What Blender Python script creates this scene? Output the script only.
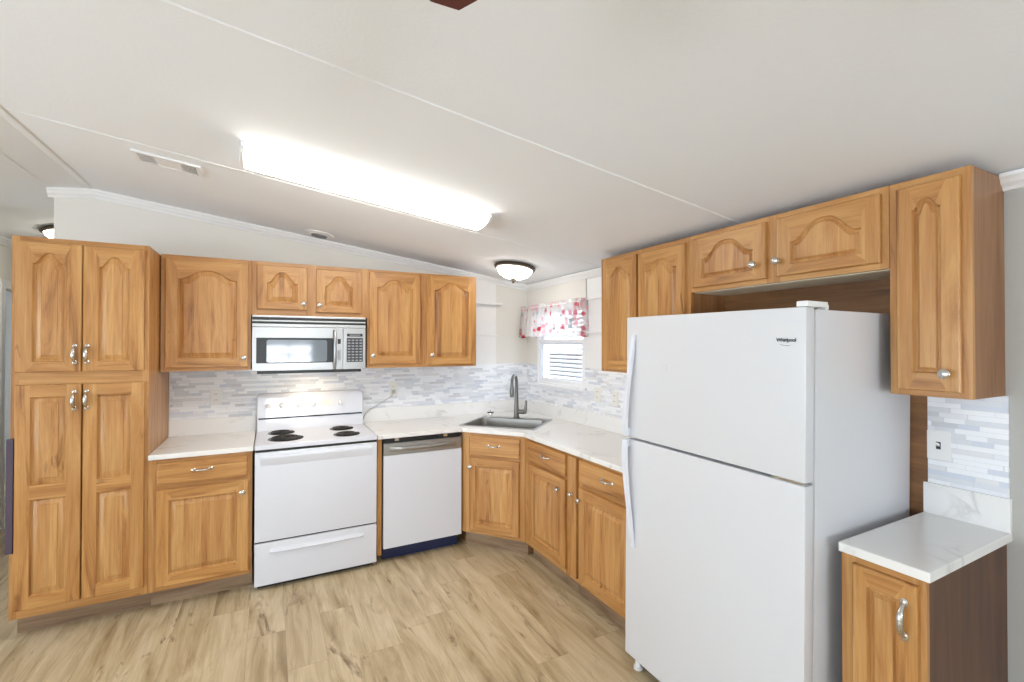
import bpy, bmesh, math, random
from mathutils import Vector, Matrix
random.seed(7)
for o in list(bpy.data.objects):
    bpy.data.objects.remove(o)
SC = bpy.context.scene
COL = SC.collection
R = math.radians
PI = math.pi

# ------------------------------------------------------------------ camera
cam_d = bpy.data.cameras.new('camera')
cam = bpy.data.objects.new('camera', cam_d)
COL.objects.link(cam)
SC.camera = cam
cam_d.sensor_fit = 'HORIZONTAL'
cam_d.sensor_width = 36.0
cam_d.lens = 462.19 / 1024 * 36.0
cam_d.clip_start = 0.02
YAW, PITCH, ROLL = R(27.663), R(0.509), R(0.047)
fw = Vector((math.sin(YAW) * math.cos(PITCH), math.cos(YAW) * math.cos(PITCH), math.sin(PITCH)))
rt = Vector((math.cos(YAW), -math.sin(YAW), 0))
up = rt.cross(fw)
rt2 = rt * math.cos(ROLL) + up * math.sin(ROLL)
up2 = -rt * math.sin(ROLL) + up * math.cos(ROLL)
M3 = Matrix((rt2, up2, -fw)).transposed().to_4x4()
M3.translation = Vector((-2.2669, -3.9932, 1.5676))
cam.matrix_world = M3

# ------------------------------------------------------------------ world, exposure
w = bpy.data.worlds.new('sky')
SC.world = w
w.use_nodes = True
w.node_tree.nodes['Background'].inputs[0].default_value = (0.78, 0.89, 1.0, 1)
w.node_tree.nodes['Background'].inputs[1].default_value = 4.6
SC.view_settings.view_transform = 'Standard'
SC.view_settings.look = 'None'
SC.view_settings.exposure = 0.62
SC.view_settings.gamma = 1.0
SC.view_settings.use_curve_mapping = False


def area(name, loc, target, sx, sy, power, color):
    d = bpy.data.lights.new(name, 'AREA')
    d.shape = 'RECTANGLE'
    d.size, d.size_y = sx, sy
    d.energy = power
    d.color = color
    o = bpy.data.objects.new(name, d)
    COL.objects.link(o)
    o.location = loc
    o.rotation_euler = (Vector(target) - Vector(loc)).to_track_quat('-Z', 'Y').to_euler()
    return o


# daylight fill: behind the rear window, and at two left windows added for light
area('daylight_fill', (-1.92, -7.6, 1.05), (-1.92, 0, 4.4), 1.2, 1.1, 112, (0.86, 0.93, 1.0))
area('daylight_fill', (-6.98, -5.3, 0.90), (0, -5.0, 3.8), 2.2, 1.6, 46, (0.82, 0.92, 1.0))
area('daylight_fill', (-6.98, -2.4, 0.90), (0, -2.4, 3.8), 2.2, 1.6, 26, (0.82, 0.92, 1.0))
LENS = 10.5
BOWL = 7.0

# ------------------------------------------------------------------ node helpers
def mat(name):
    m = bpy.data.materials.new(name)
    m.use_nodes = True
    nt = m.node_tree
    b = nt.nodes['Principled BSDF']
    return m, nt, b


def srgb(r, g, b):
    f = lambda c: (c / 255 / 12.92) if c / 255 <= 0.04045 else ((c / 255 + 0.055) / 1.055) ** 2.4
    return (f(r), f(g), f(b), 1)


def plain(name, col, rough=0.5, metal=0.0, **kw):
    m, nt, b = mat(name)
    b.inputs['Base Color'].default_value = col
    b.inputs['Roughness'].default_value = rough
    b.inputs['Metallic'].default_value = metal
    for k, v in kw.items():
        b.inputs[k.replace('_', ' ')].default_value = v
    # faint procedural unevenness in gloss
    n = nt.nodes.new('ShaderNodeTexNoise'); n.inputs['Scale'].default_value = 2
    mr = nt.nodes.new('ShaderNodeMapRange')
    mr.inputs['To Min'].default_value = max(0.02, rough - 0.006); mr.inputs['To Max'].default_value = min(1, rough + 0.006)
    nt.links.new(n.outputs['Fac'], mr.inputs['Value']); nt.links.new(mr.outputs['Result'], b.inputs['Roughness'])
    return m


def N(nt, t, **kw):
    n = nt.nodes.new(t)
    for k, v in kw.items():
        if k in ('operation', 'blend_type', 'data_type', 'noise_dimensions', 'wave_type', 'bands_direction', 'feature', 'interpolation', 'distance'):
            setattr(n, k, v)
        else:
            n.inputs[k].default_value = v
    return n


def ramp(nt, stops):
    r = nt.nodes.new('ShaderNodeValToRGB')
    el = r.color_ramp.elements
    while len(el) > 1: el.remove(el[-1])
    el[0].position, el[0].color = stops[0]
    for p_, c_ in stops[1:]:
        e = el.new(p_); e.color = c_
    return r


def wood(name, axis='Z', light=(205, 156, 96), mid=(185, 131, 72), dark=(134, 85, 44), rough=0.38, stave=0.11, sat=1.0, knots=True):
    m, nt, b = mat(name)
    L = nt.links
    tc = nt.nodes.new('ShaderNodeTexCoord')
    oi = nt.nodes.new('ShaderNodeObjectInfo')
    mul = N(nt, 'ShaderNodeVectorMath', operation='SCALE'); mul.inputs['Scale'].default_value = 13.0
    cx = nt.nodes.new('ShaderNodeCombineXYZ')
    for i in range(3): L.new(oi.outputs['Random'], cx.inputs[i])
    L.new(cx.outputs[0], mul.inputs[0])
    add = N(nt, 'ShaderNodeVectorMath', operation='ADD')
    L.new(tc.outputs['Object'], add.inputs[0]); L.new(mul.outputs[0], add.inputs[1])
    sep = nt.nodes.new('ShaderNodeSeparateXYZ'); L.new(add.outputs[0], sep.inputs[0])
    # stave index across the grain
    sv = N(nt, 'ShaderNodeMath', operation='DIVIDE'); sv.inputs[1].default_value = stave
    L.new(sep.outputs['X' if axis == 'Z' else 'Z'], sv.inputs[0])
    fl = N(nt, 'ShaderNodeMath', operation='FLOOR'); L.new(sv.outputs[0], fl.inputs[0])
    wn = nt.nodes.new('ShaderNodeTexWhiteNoise'); wn.noise_dimensions = '1D'; L.new(fl.outputs[0], wn.inputs['W'])
    # offset the pattern by stave
    sc = N(nt, 'ShaderNodeVectorMath', operation='SCALE'); L.new(wn.outputs['Color'], sc.inputs[0]); sc.inputs['Scale'].default_value = 5.0
    ad2 = N(nt, 'ShaderNodeVectorMath', operation='ADD'); L.new(add.outputs[0], ad2.inputs[0]); L.new(sc.outputs[0], ad2.inputs[1])
    mp = nt.nodes.new('ShaderNodeMapping')
    mp.inputs['Scale'].default_value = (9, 9, 0.9) if axis == 'Z' else (0.9, 9, 9)
    L.new(ad2.outputs[0], mp.inputs['Vector'])
    n1 = N(nt, 'ShaderNodeTexNoise', Scale=1.6, Detail=5.0, Roughness=0.6, Distortion=0.9); L.new(mp.outputs[0], n1.inputs['Vector'])
    mp2 = nt.nodes.new('ShaderNodeMapping')
    mp2.inputs['Scale'].default_value = (90, 90, 3) if axis == 'Z' else (3, 90, 90)
    L.new(ad2.outputs[0], mp2.inputs['Vector'])
    n2 = N(nt, 'ShaderNodeTexNoise', Scale=1.5, Detail=3.0); L.new(mp2.outputs[0], n2.inputs['Vector'])
    cr = ramp(nt, [(0.28, srgb(*dark)), (0.42, srgb(*mid)), (0.62, srgb(*light)), (0.8, srgb(*[min(255, int(c * 1.04)) for c in light]))])
    L.new(n1.outputs['Fac'], cr.inputs['Fac'])
    # fine pores
    m2 = nt.nodes.new('ShaderNodeMix'); m2.data_type = 'RGBA'; m2.blend_type = 'MULTIPLY'
    pr = ramp(nt, [(0.3, (0.8, 0.74, 0.66, 1)), (0.55, (1, 1, 1, 1))]); L.new(n2.outputs['Fac'], pr.inputs['Fac'])
    m2.inputs['Factor'].default_value = 0.75
    L.new(cr.outputs[0], m2.inputs['A']); L.new(pr.outputs[0], m2.inputs['B'])
    # stave tone
    m3 = nt.nodes.new('ShaderNodeMix'); m3.data_type = 'RGBA'; m3.blend_type = 'MULTIPLY'; m3.inputs['Factor'].default_value = 1
    st = ramp(nt, [(0.0, (0.88, 0.83, 0.79, 1)), (0.35, (0.96, 0.95, 0.94, 1)), (1.0, (1.04, 1.04, 1.03, 1))]); L.new(wn.outputs['Value'], st.inputs['Fac'])
    L.new(m2.outputs['Result'], m3.inputs['A']); L.new(st.outputs[0], m3.inputs['B'])
    out = m3.outputs['Result']
    if knots:
        mp3 = nt.nodes.new('ShaderNodeMapping')
        mp3.inputs['Scale'].default_value = (22, 22, 4) if axis == 'Z' else (4, 22, 22)
        L.new(ad2.outputs[0], mp3.inputs['Vector'])
        n3 = N(nt, 'ShaderNodeTexNoise', Scale=0.8, Detail=3.0, Distortion=1.2); L.new(mp3.outputs[0], n3.inputs['Vector'])
        kr = ramp(nt, [(0.69, (0, 0, 0, 1)), (0.76, (0.7, 0.7, 0.7, 1))]); L.new(n3.outputs['Fac'], kr.inputs['Fac'])
        m4 = nt.nodes.new('ShaderNodeMix'); m4.data_type = 'RGBA'
        L.new(kr.outputs[0], m4.inputs['Factor']); L.new(out, m4.inputs['A']); m4.inputs['B'].default_value = srgb(118, 74, 44)
        out = m4.outputs['Result']
    L.new(out, b.inputs['Base Color'])
    b.inputs['Roughness'].default_value = rough
    b.inputs['Coat Weight'].default_value = 0.12
    b.inputs['Coat Roughness'].default_value = 0.25
    bp = nt.nodes.new('ShaderNodeBump'); bp.inputs['Strength'].default_value = 0.06; bp.inputs['Distance'].default_value = 0.001
    L.new(n2.outputs['Fac'], bp.inputs['Height']); L.new(bp.outputs[0], b.inputs['Normal'])
    return m


def tile_mat(name, ax='X'):
    """thin linear mosaic: every row cut into strips of uneven length"""
    m, nt, b = mat(name)
    L = nt.links
    tc = nt.nodes.new('ShaderNodeTexCoord'); sep = nt.nodes.new('ShaderNodeSeparateXYZ'); L.new(tc.outputs['Object'], sep.inputs[0])
    def mth(op, a, b_=None):
        n = nt.nodes.new('ShaderNodeMath'); n.operation = op
        for i, v in enumerate((a, b_)):
            if v is None: continue
            if isinstance(v, (int, float)): n.inputs[i].default_value = v
            else: L.new(v, n.inputs[i])
        return n.outputs[0]
    rowf = mth('DIVIDE', sep.outputs['Z'], 0.0185)
    row = mth('FLOOR', rowf)
    wn = nt.nodes.new('ShaderNodeTexWhiteNoise'); wn.noise_dimensions = '1D'; L.new(row, wn.inputs['W'])
    sp = nt.nodes.new('ShaderNodeSeparateColor'); L.new(wn.outputs['Color'], sp.inputs[0])
    u0 = mth('DIVIDE', sep.outputs['X'], 0.095)
    u1 = mth('ADD', u0, mth('MULTIPLY', sp.outputs[0], 17.0))
    wob = mth('MULTIPLY', mth('SINE', mth('ADD', mth('MULTIPLY', u1, 2.1), mth('MULTIPLY', sp.outputs[1], 6.0))), 0.33)
    u = mth('ADD', u1, wob)
    cell = mth('FLOOR', u)
    cmb = nt.nodes.new('ShaderNodeCombineXYZ'); L.new(cell, cmb.inputs[0]); L.new(row, cmb.inputs[1])
    w2 = nt.nodes.new('ShaderNodeTexWhiteNoise'); w2.noise_dimensions = '2D'; L.new(cmb.outputs[0], w2.inputs['Vector'])
    cr = ramp(nt, [(0.0, srgb(246, 248, 252)), (0.36, srgb(237, 239, 244)), (0.5, srgb(224, 227, 233)), (0.68, srgb(215, 221, 232)), (0.82, srgb(231, 232, 235)), (0.94, srgb(210, 212, 218))])
    cr.color_ramp.interpolation = 'CONSTANT'
    L.new(w2.outputs['Value'], cr.inputs['Fac'])
    # marbling inside the strips
    nz = N(nt, 'ShaderNodeTexNoise', Scale=14.0, Detail=4.0); L.new(tc.outputs['Object'], nz.inputs['Vector'])
    nr = ramp(nt, [(0.3, (0.96, 0.96, 0.97, 1)), (0.6, (1, 1, 1, 1))]); L.new(nz.outputs['Fac'], nr.inputs['Fac'])
    mx = nt.nodes.new('ShaderNodeMix'); mx.data_type = 'RGBA'; mx.blend_type = 'MULTIPLY'; mx.inputs['Factor'].default_value = 1
    L.new(cr.outputs[0], mx.inputs['A']); L.new(nr.outputs[0], mx.inputs['B'])
    # joints
    fz = mth('FRACT', rowf); fu = mth('FRACT', u)
    j = mth('MAXIMUM', mth('LESS_THAN', fz, 0.05), mth('LESS_THAN', fu, 0.012))
    m2 = nt.nodes.new('ShaderNodeMix'); m2.data_type = 'RGBA'
    L.new(j, m2.inputs['Factor']); L.new(mx.outputs['Result'], m2.inputs['A']); m2.inputs['B'].default_value = srgb(214, 214, 214)
    L.new(m2.outputs['Result'], b.inputs['Base Color'])
    b.inputs['Roughness'].default_value = 0.28
    bp = nt.nodes.new('ShaderNodeBump'); bp.inputs['Strength'].default_value = 0.3; bp.inputs['Distance'].default_value = 0.001; bp.invert = True
    L.new(j, bp.inputs['Height']); L.new(bp.outputs[0], b.inputs['Normal'])
    return m


def quartz_mat(name):
    m, nt, b = mat(name); L = nt.links
    tc = nt.nodes.new('ShaderNodeTexCoord')
    n0 = N(nt, 'ShaderNodeTexNoise', Scale=2.2, Detail=4.0, Distortion=1.4); L.new(tc.outputs['Object'], n0.inputs['Vector'])
    sub = N(nt, 'ShaderNodeMath', operation='SUBTRACT'); L.new(n0.outputs['Fac'], sub.inputs[0]); sub.inputs[1].default_value = 0.5
    ab = N(nt, 'ShaderNodeMath', operation='ABSOLUTE'); L.new(sub.outputs[0], ab.inputs[0])
    vr = ramp(nt, [(0.0, srgb(205, 202, 198)), (0.008, srgb(225, 223, 220)), (0.03, srgb(241, 240, 238))]); L.new(ab.outputs[0], vr.inputs['Fac'])
    n1 = N(nt, 'ShaderNodeTexNoise', Scale=5.0, Detail=3.0); L.new(tc.outputs['Object'], n1.inputs['Vector'])
    mk = ramp(nt, [(0.45, (0, 0, 0, 1)), (0.62, (0.75, 0.75, 0.75, 1))]); L.new(n1.outputs['Fac'], mk.inputs['Fac'])
    mx = nt.nodes.new('ShaderNodeMix'); mx.data_type = 'RGBA'
    L.new(mk.outputs[0], mx.inputs['Factor']); mx.inputs['A'].default_value = srgb(241, 240, 238); L.new(vr.outputs[0], mx.inputs['B'])
    L.new(mx.outputs['Result'], b.inputs['Base Color'])
    b.inputs['Roughness'].default_value = 0.22
    return m


def floor_mat(name):
    m, nt, b = mat(name); L = nt.links
    tc = nt.nodes.new('ShaderNodeTexCoord'); sep = nt.nodes.new('ShaderNodeSeparateXYZ'); L.new(tc.outputs['Object'], sep.inputs[0])
    def mth(op, a, b_=None):
        n = nt.nodes.new('ShaderNodeMath'); n.operation = op
        for i, v in enumerate((a, b_)):
            if v is None: continue
            if isinstance(v, (int, float)): n.inputs[i].default_value = v
            else: L.new(v, n.inputs[i])
        return n.outputs[0]
    rf = mth('DIVIDE', sep.outputs['X'], 0.182); row = mth('FLOOR', rf)
    wn = nt.nodes.new('ShaderNodeTexWhiteNoise'); wn.noise_dimensions = '1D'; L.new(row, wn.inputs['W'])
    u = mth('ADD', mth('DIVIDE', sep.outputs['Y'], 1.22), mth('MULTIPLY', wn.outputs['Value'], 9.0)); cell = mth('FLOOR', u)
    cmb = nt.nodes.new('ShaderNodeCombineXYZ'); L.new(row, cmb.inputs[0]); L.new(cell, cmb.inputs[1])
    w2 = nt.nodes.new('ShaderNodeTexWhiteNoise'); w2.noise_dimensions = '2D'; L.new(cmb.outputs[0], w2.inputs['Vector'])
    off = N(nt, 'ShaderNodeVectorMath', operation='SCALE'); L.new(w2.outputs['Color'], off.inputs[0]); off.inputs['Scale'].default_value = 9.0
    ad = N(nt, 'ShaderNodeVectorMath', operation='ADD'); L.new(tc.outputs['Object'], ad.inputs[0]); L.new(off.outputs[0], ad.inputs[1])
    def mp(s):
        q = nt.nodes.new('ShaderNodeMapping'); q.inputs['Scale'].default_value = s; L.new(ad.outputs[0], q.inputs['Vector']); return q.outputs[0]
    n1 = N(nt, 'ShaderNodeTexNoise', Scale=1.5, Detail=5.0, Roughness=0.62, Distortion=0.8); L.new(mp((7, 1.0, 1)), n1.inputs['Vector'])
    n2 = N(nt, 'ShaderNodeTexNoise', Scale=1.0, Detail=4.0); L.new(mp((110, 4, 1)), n2.inputs['Vector'])
    n3 = N(nt, 'ShaderNodeTexNoise', Scale=1.0, Detail=4.0, Roughness=0.65, Distortion=1.6); L.new(mp((9, 1.9, 1)), n3.inputs['Vector'])
    cr = ramp(nt, [(0.27, srgb(148, 126, 94)), (0.40, srgb(184, 163, 128)), (0.54, srgb(207, 189, 156)), (0.75, srgb(221, 206, 178))]); L.new(n1.outputs['Fac'], cr.inputs['Fac'])
    pr = ramp(nt, [(0.3, (0.86, 0.83, 0.79, 1)), (0.6, (1, 1, 1, 1))]); L.new(n2.outputs['Fac'], pr.inputs['Fac'])
    m1 = nt.nodes.new('ShaderNodeMix'); m1.data_type = 'RGBA'; m1.blend_type = 'MULTIPLY'; m1.inputs['Factor'].default_value = 0.8
    L.new(cr.outputs[0], m1.inputs['A']); L.new(pr.outputs[0], m1.inputs['B'])
    st = ramp(nt, [(0.0, (0.90, 0.87, 0.83, 1)), (0.5, (0.98, 0.97, 0.95, 1)), (1.0, (1.05, 1.05, 1.05, 1))]); L.new(w2.outputs['Value'], st.inputs['Fac'])
    m2 = nt.nodes.new('ShaderNodeMix'); m2.data_type = 'RGBA'; m2.blend_type = 'MULTIPLY'; m2.inputs['Factor'].default_value = 1
    L.new(m1.outputs['Result'], m2.inputs['A']); L.new(st.outputs[0], m2.inputs['B'])
    kr = ramp(nt, [(0.60, (0, 0, 0, 1)), (0.72, (0.85, 0.85, 0.85, 1))]); L.new(n3.outputs['Fac'], kr.inputs['Fac'])
    m3 = nt.nodes.new('ShaderNodeMix'); m3.data_type = 'RGBA'; L.new(kr.outputs[0], m3.inputs['Factor']); L.new(m2.outputs['Result'], m3.inputs['A']); m3.inputs['B'].default_value = srgb(116, 86, 58)
    j = mth('MAXIMUM', mth('LESS_THAN', mth('FRACT', rf), 0.012), mth('LESS_THAN', mth('FRACT', u), 0.002))
    m4 = nt.nodes.new('ShaderNodeMix'); m4.data_type = 'RGBA'; L.new(mth('MULTIPLY', j, 0.35), m4.inputs['Factor']); L.new(m3.outputs['Result'], m4.inputs['A']); m4.inputs['B'].default_value = srgb(120, 92, 66)
    L.new(m4.outputs['Result'], b.inputs['Base Color'])
    b.inputs['Roughness'].default_value = 0.42
    bp = nt.nodes.new('ShaderNodeBump'); bp.inputs['Strength'].default_value = 0.08; bp.inputs['Distance'].default_value = 0.001
    L.new(n2.outputs['Fac'], bp.inputs['Height']); L.new(bp.outputs[0], b.inputs['Normal'])
    return m


def plaster(name, col, bump=0.15, scale=120.0, rough=0.8):
    m, nt, b = mat(name); L = nt.links
    b.inputs['Base Color'].default_value = col; b.inputs['Roughness'].default_value = rough
    tc = nt.nodes.new('ShaderNodeTexCoord')
    n = N(nt, 'ShaderNodeTexNoise', Scale=scale, Detail=3.0); L.new(tc.outputs['Object'], n.inputs['Vector'])
    bp = nt.nodes.new('ShaderNodeBump'); bp.inputs['Strength'].default_value = bump; bp.inputs['Distance'].default_value = 0.002
    L.new(n.outputs['Fac'], bp.inputs['Height']); L.new(bp.outputs[0], b.inputs['Normal'])
    return m


def steel(name, col=(0.62, 0.62, 0.62, 1), rough=0.3, axis=0):
    m, nt, b = mat(name); L = nt.links
    b.inputs['Base Color'].default_value = col; b.inputs['Metallic'].default_value = 0.9
    tc = nt.nodes.new('ShaderNodeTexCoord'); mp = nt.nodes.new('ShaderNodeMapping')
    s = [400, 400, 400]; s[axis] = 4; mp.inputs['Scale'].default_value = s
    L.new(tc.outputs['Object'], mp.inputs['Vector'])
    n = N(nt, 'ShaderNodeTexNoise', Scale=1.0, Detail=2.0); L.new(mp.outputs[0], n.inputs['Vector'])
    mr = nt.nodes.new('ShaderNodeMapRange'); mr.inputs['To Min'].default_value = rough - 0.06; mr.inputs['To Max'].default_value = rough + 0.08
    L.new(n.outputs['Fac'], mr.inputs['Value']); L.new(mr.outputs['Result'], b.inputs['Roughness'])
    return m


def emis(name, col, strength):
    m, nt, b = mat(name)
    b.inputs['Base Color'].default_value = (0.9, 0.9, 0.88, 1)
    b.inputs['Emission Color'].default_value = col
    b.inputs['Emission Strength'].default_value = strength
    b.inputs['Roughness'].default_value = 0.35
    return m


WV = wood('honey_wood_upright', 'Z')
WH = wood('honey_wood_level', 'X')
WP = wood('honey_wood_panel', 'Z', light=(207, 159, 100), mid=(188, 134, 77), dark=(136, 88, 48), stave=0.09)
WS = wood('laminate_side', 'Z', light=(160, 114, 74), mid=(146, 100, 60), dark=(126, 82, 46), stave=0.4, knots=False, rough=0.45)
WB = wood('shaded_side_laminate', 'Z', light=(100, 60, 26), mid=(80, 46, 18), dark=(56, 30, 12), stave=0.12, knots=False, rough=0.45)  # darker side wood, with the end panel's near-black shading put into its colour
WD = wood('dark_wood_panelling', 'X', light=(140, 98, 56), mid=(120, 80, 44), dark=(82, 52, 28), stave=0.6, knots=False, rough=0.5)
WK = wood('toe_kick_wood', 'X', light=(164, 140, 114), mid=(148, 122, 96), dark=(118, 92, 70), stave=0.3, knots=False, rough=0.6)
TILE = tile_mat('strip_mosaic')
QZ = quartz_mat('veined_quartz')
FLOOR = floor_mat('oak_plank_floor')
CEIL = plaster('textured_ceiling', srgb(244, 246, 249), 0.35, 90.0, 0.9)
WALL = plaster('cream_wall', srgb(229, 226, 219), 0.08, 200.0, 0.75)
WALLG = plaster('dim_grey_wall', srgb(186, 184, 179), 0.08, 200.0, 0.75)
PAINT = plain('white_trim_paint', srgb(240, 240, 240), 0.45)
ENAMEL = plain('white_enamel', srgb(226, 229, 238), 0.28, Coat_Weight=0.3)
FRIDGE = plain('white_fridge_enamel', srgb(218, 219, 223), 0.32, Coat_Weight=0.2)
STEEL = steel('brushed_steel', (0.42, 0.42, 0.415, 1), 0.33)
SINKM = steel('sink_steel', (0.36, 0.345, 0.32, 1), 0.30)
NICKEL = plain('satin_nickel', (0.62, 0.60, 0.56, 1), 0.25, 1.0)
CHROME = plain('chrome', (0.8, 0.8, 0.8, 1), 0.12, 1.0)
FAUC = plain('faucet_nickel', (0.17, 0.165, 0.155, 1), 0.3, 1.0)
BLACK = plain('black_plastic', (0.012, 0.012, 0.013, 1), 0.35)
BGLASS = plain('dark_glass', (0.03, 0.032, 0.035, 1), 0.05)
COIL = plain('burner_coil', (0.02, 0.02, 0.02, 1), 0.5)
PAN = plain('drip_pan', (0.10, 0.10, 0.10, 1), 0.25, 0.8)
NAVY = plain('navy_kick', srgb(32, 44, 84), 0.35)
BRONZE = plain('bronze', srgb(92, 84, 74), 0.4, 0.7)
MAROON = plain('maroon_blade', srgb(92, 36, 28), 0.4)
IVORY = plain('ivory_plastic', srgb(236, 234, 228), 0.4)
WPLAST = plain('white_plastic', srgb(240, 240, 240), 0.35)
GREYP = plain('grey_plastic', srgb(150, 152, 156), 0.4)
LCD = plain('grey_display', srgb(120, 125, 125), 0.3)
VINYL = plain('white_vinyl', srgb(244, 245, 248), 0.4)
PURPLE = plain('dark_violet_board', srgb(80, 66, 82), 0.5)
GASKET = plain('grey_gasket', srgb(196, 196, 200), 0.6)
LOGO = plain('dark_lettering', srgb(40, 42, 46), 0.4)
TUBE = emis('lit_lens', (1, 0.965, 0.90, 1), LENS)
BOWLM = emis('lit_glass_bowl', (1, 0.93, 0.82, 1), BOWL)

# ------------------------------------------------------------------ mesh helpers
def obj(name, bm, mats, parent=None, smooth=False, loc=None, rotz=None, bevel=0):
    bmesh.ops.recalc_face_normals(bm, faces=bm.faces)
    me = bpy.data.meshes.new(name)
    bm.to_mesh(me); bm.free()
    if not isinstance(mats, (list, tuple)): mats = [mats]
    for q in mats: me.materials.append(q)
    o = bpy.data.objects.new(name, me); COL.objects.link(o)
    if parent is not None: o.parent = parent
    if loc is not None: o.location = loc
    if rotz is not None: o.rotation_euler = (0, 0, rotz)
    if smooth:
        for p_ in me.polygons: p_.use_smooth = True
        if smooth != 'all':
            me.set_sharp_from_angle(angle=R(38))
    if bevel:
        md = o.modifiers.new('bevel', 'BEVEL'); md.width = bevel; md.segments = 2; md.limit_method = 'ANGLE'; md.angle_limit = R(40)
    return o


def thing(name, label, cat, loc=(0, 0, 0), rotz=0, group=None):
    o = bpy.data.objects.new(name, None); COL.objects.link(o)
    o.empty_display_size = 0.1
    o.location = loc; o.rotation_euler = (0, 0, rotz)
    o['label'] = label; o['category'] = cat
    if group: o['group'] = group
    return o


def tag(o, label, cat, group=None, kind=None):
    o['label'] = label; o['category'] = cat
    if group: o['group'] = group
    if kind: o['kind'] = kind
    return o


def struct(name, bm, m, label=None, **kw):
    o = obj(name, bm, m, **kw); o['kind'] = 'structure'
    if label: o['label'] = label
    return o


def box(bm, x0, x1, y0, y1, z0, z1, mi=0, bev=0.0):
    xs, ys, zs = sorted((x0, x1)), sorted((y0, y1)), sorted((z0, z1))
    v = [bm.verts.new((x, y, z)) for x in xs for y in ys for z in zs]
    fs = [(0, 1, 3, 2), (4, 6, 7, 5), (0, 4, 5, 1), (2, 3, 7, 6), (0, 2, 6, 4), (1, 5, 7, 3)]
    faces = [bm.faces.new([v[i] for i in f]) for f in fs]
    for f in faces: f.material_index = mi
    if bev > 0:
        es = list({e for f in faces for e in f.edges})
        r = bmesh.ops.bevel(bm, geom=es, offset=bev, segments=2, affect='EDGES', profile=0.7)
        for f in r['faces']: f.material_index = mi
    return faces


def hexa(bm, pts, mi=0):
    """8 points: bottom quad then top quad"""
    v = [bm.verts.new(p_) for p_ in pts]
    for f in ((0, 3, 2, 1), (4, 5, 6, 7), (0, 1, 5, 4), (1, 2, 6, 5), (2, 3, 7, 6), (3, 0, 4, 7)):
        bm.faces.new([v[i] for i in f]).material_index = mi


def lathe(bm, prof, c=(0, 0, 0), n=24, mi=0, axis='Z', sx=1.0, sy=1.0):
    """prof: list of (radius, height); axis is where height goes ('Z', '-Y')"""
    rings = []
    for r_, h in prof:
        ring = []
        if r_ < 1e-6:
            p_ = (0, 0, h)
            ring = [p_]
        else:
            ring = [(r_ * math.cos(2 * PI * i / n) * sx, r_ * math.sin(2 * PI * i / n) * sy, h) for i in range(n)]
        if axis == '-Y': ring = [(x, -z, y) for x, y, z in ring]
        rings.append([bm.verts.new((c[0] + x, c[1] + y, c[2] + z)) for x, y, z in ring])
    for a_, b_ in zip(rings, rings[1:]):
        if len(a_) == 1 and len(b_) == 1: continue
        for i in range(n):
            k = (i + 1) % n
            if len(a_) == 1: f = bm.faces.new((a_[0], b_[i], b_[k]))
            elif len(b_) == 1: f = bm.faces.new((a_[i], a_[k], b_[0]))
            else: f = bm.faces.new((a_[i], a_[k], b_[k], b_[i]))
            f.material_index = mi


def tube(bm, pts, rad, n=10, mi=0, closed=False, flat=1.0):
    pts = [Vector(p_) for p_ in pts]
    rads = rad if isinstance(rad, (list, tuple)) else [rad] * len(pts)
    rings = []
    prev = None
    for i, p_ in enumerate(pts):
        a_ = pts[i - 1] if i > 0 else (pts[-1] if closed else p_)
        b_ = pts[i + 1] if i < len(pts) - 1 else (pts[0] if closed else p_)
        t = (b_ - a_).normalized()
        if prev is None:
            u = t.orthogonal().normalized()
        else:
            u = (prev - t * prev.dot(t)).normalized()
        prev = u
        v_ = t.cross(u)
        rings.append([bm.verts.new(p_ + (u * math.cos(2 * PI * k / n) + v_ * math.sin(2 * PI * k / n) * flat) * rads[i]) for k in range(n)])
    m_ = len(rings)
    for i in range(m_ if closed else m_ - 1):
        a_, b_ = rings[i], rings[(i + 1) % m_]
        for k in range(n):
            bm.faces.new((a_[k], a_[(k + 1) % n], b_[(k + 1) % n], b_[k])).material_index = mi
    if not closed:
        bm.faces.new(rings[0][::-1]).material_index = mi; bm.faces.new(rings[-1]).material_index = mi


def prism(bm, poly, lo, hi, axis='Z', mi=0):
    def P(a_, b_, h):
        return {'Z': (a_, b_, h), 'X': (h, a_, b_), 'Y': (a_, h, b_)}[axis]
    A = [bm.verts.new(P(x, y, lo)) for x, y in poly]
    B = [bm.verts.new(P(x, y, hi)) for x, y in poly]
    n = len(poly)
    for f in [bm.faces.new(A[::-1]), bm.faces.new(B)] + [bm.faces.new((A[i], A[(i + 1) % n], B[(i + 1) % n], B[i])) for i in range(n)]:
        f.material_index = mi


def rrect(w_, h_, r_, n=5, cx=0.0, cy=0.0):
    out = []
    for (sx, sy, a0) in ((1, -1, -90), (1, 1, 0), (-1, 1, 90), (-1, -1, 180)):
        for i in range(n + 1):
            t = R(a0 + 90 * i / n)
            out.append((cx + sx * (w_ / 2 - r_) + r_ * math.cos(t), cy + sy * (h_ / 2 - r_) + r_ * math.sin(t)))
    return out


def loops(bm, L, mi=None, close_first=False, close_last=True):
    """bridge a list of equal-length loops of 3D points"""
    V = [[bm.verts.new(p_) for p_ in l] for l in L]
    n = len(L[0])
    for k, (a_, b_) in enumerate(zip(V, V[1:])):
        for i in range(n):
            f = bm.faces.new((a_[i], a_[(i + 1) % n], b_[(i + 1) % n], b_[i]))
            if mi: f.material_index = mi[k]
    if close_first: bm.faces.new(V[0][::-1]).material_index = mi[0] if mi else 0
    if close_last: bm.faces.new(V[-1]).material_index = mi[-1] if mi else 0


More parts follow.
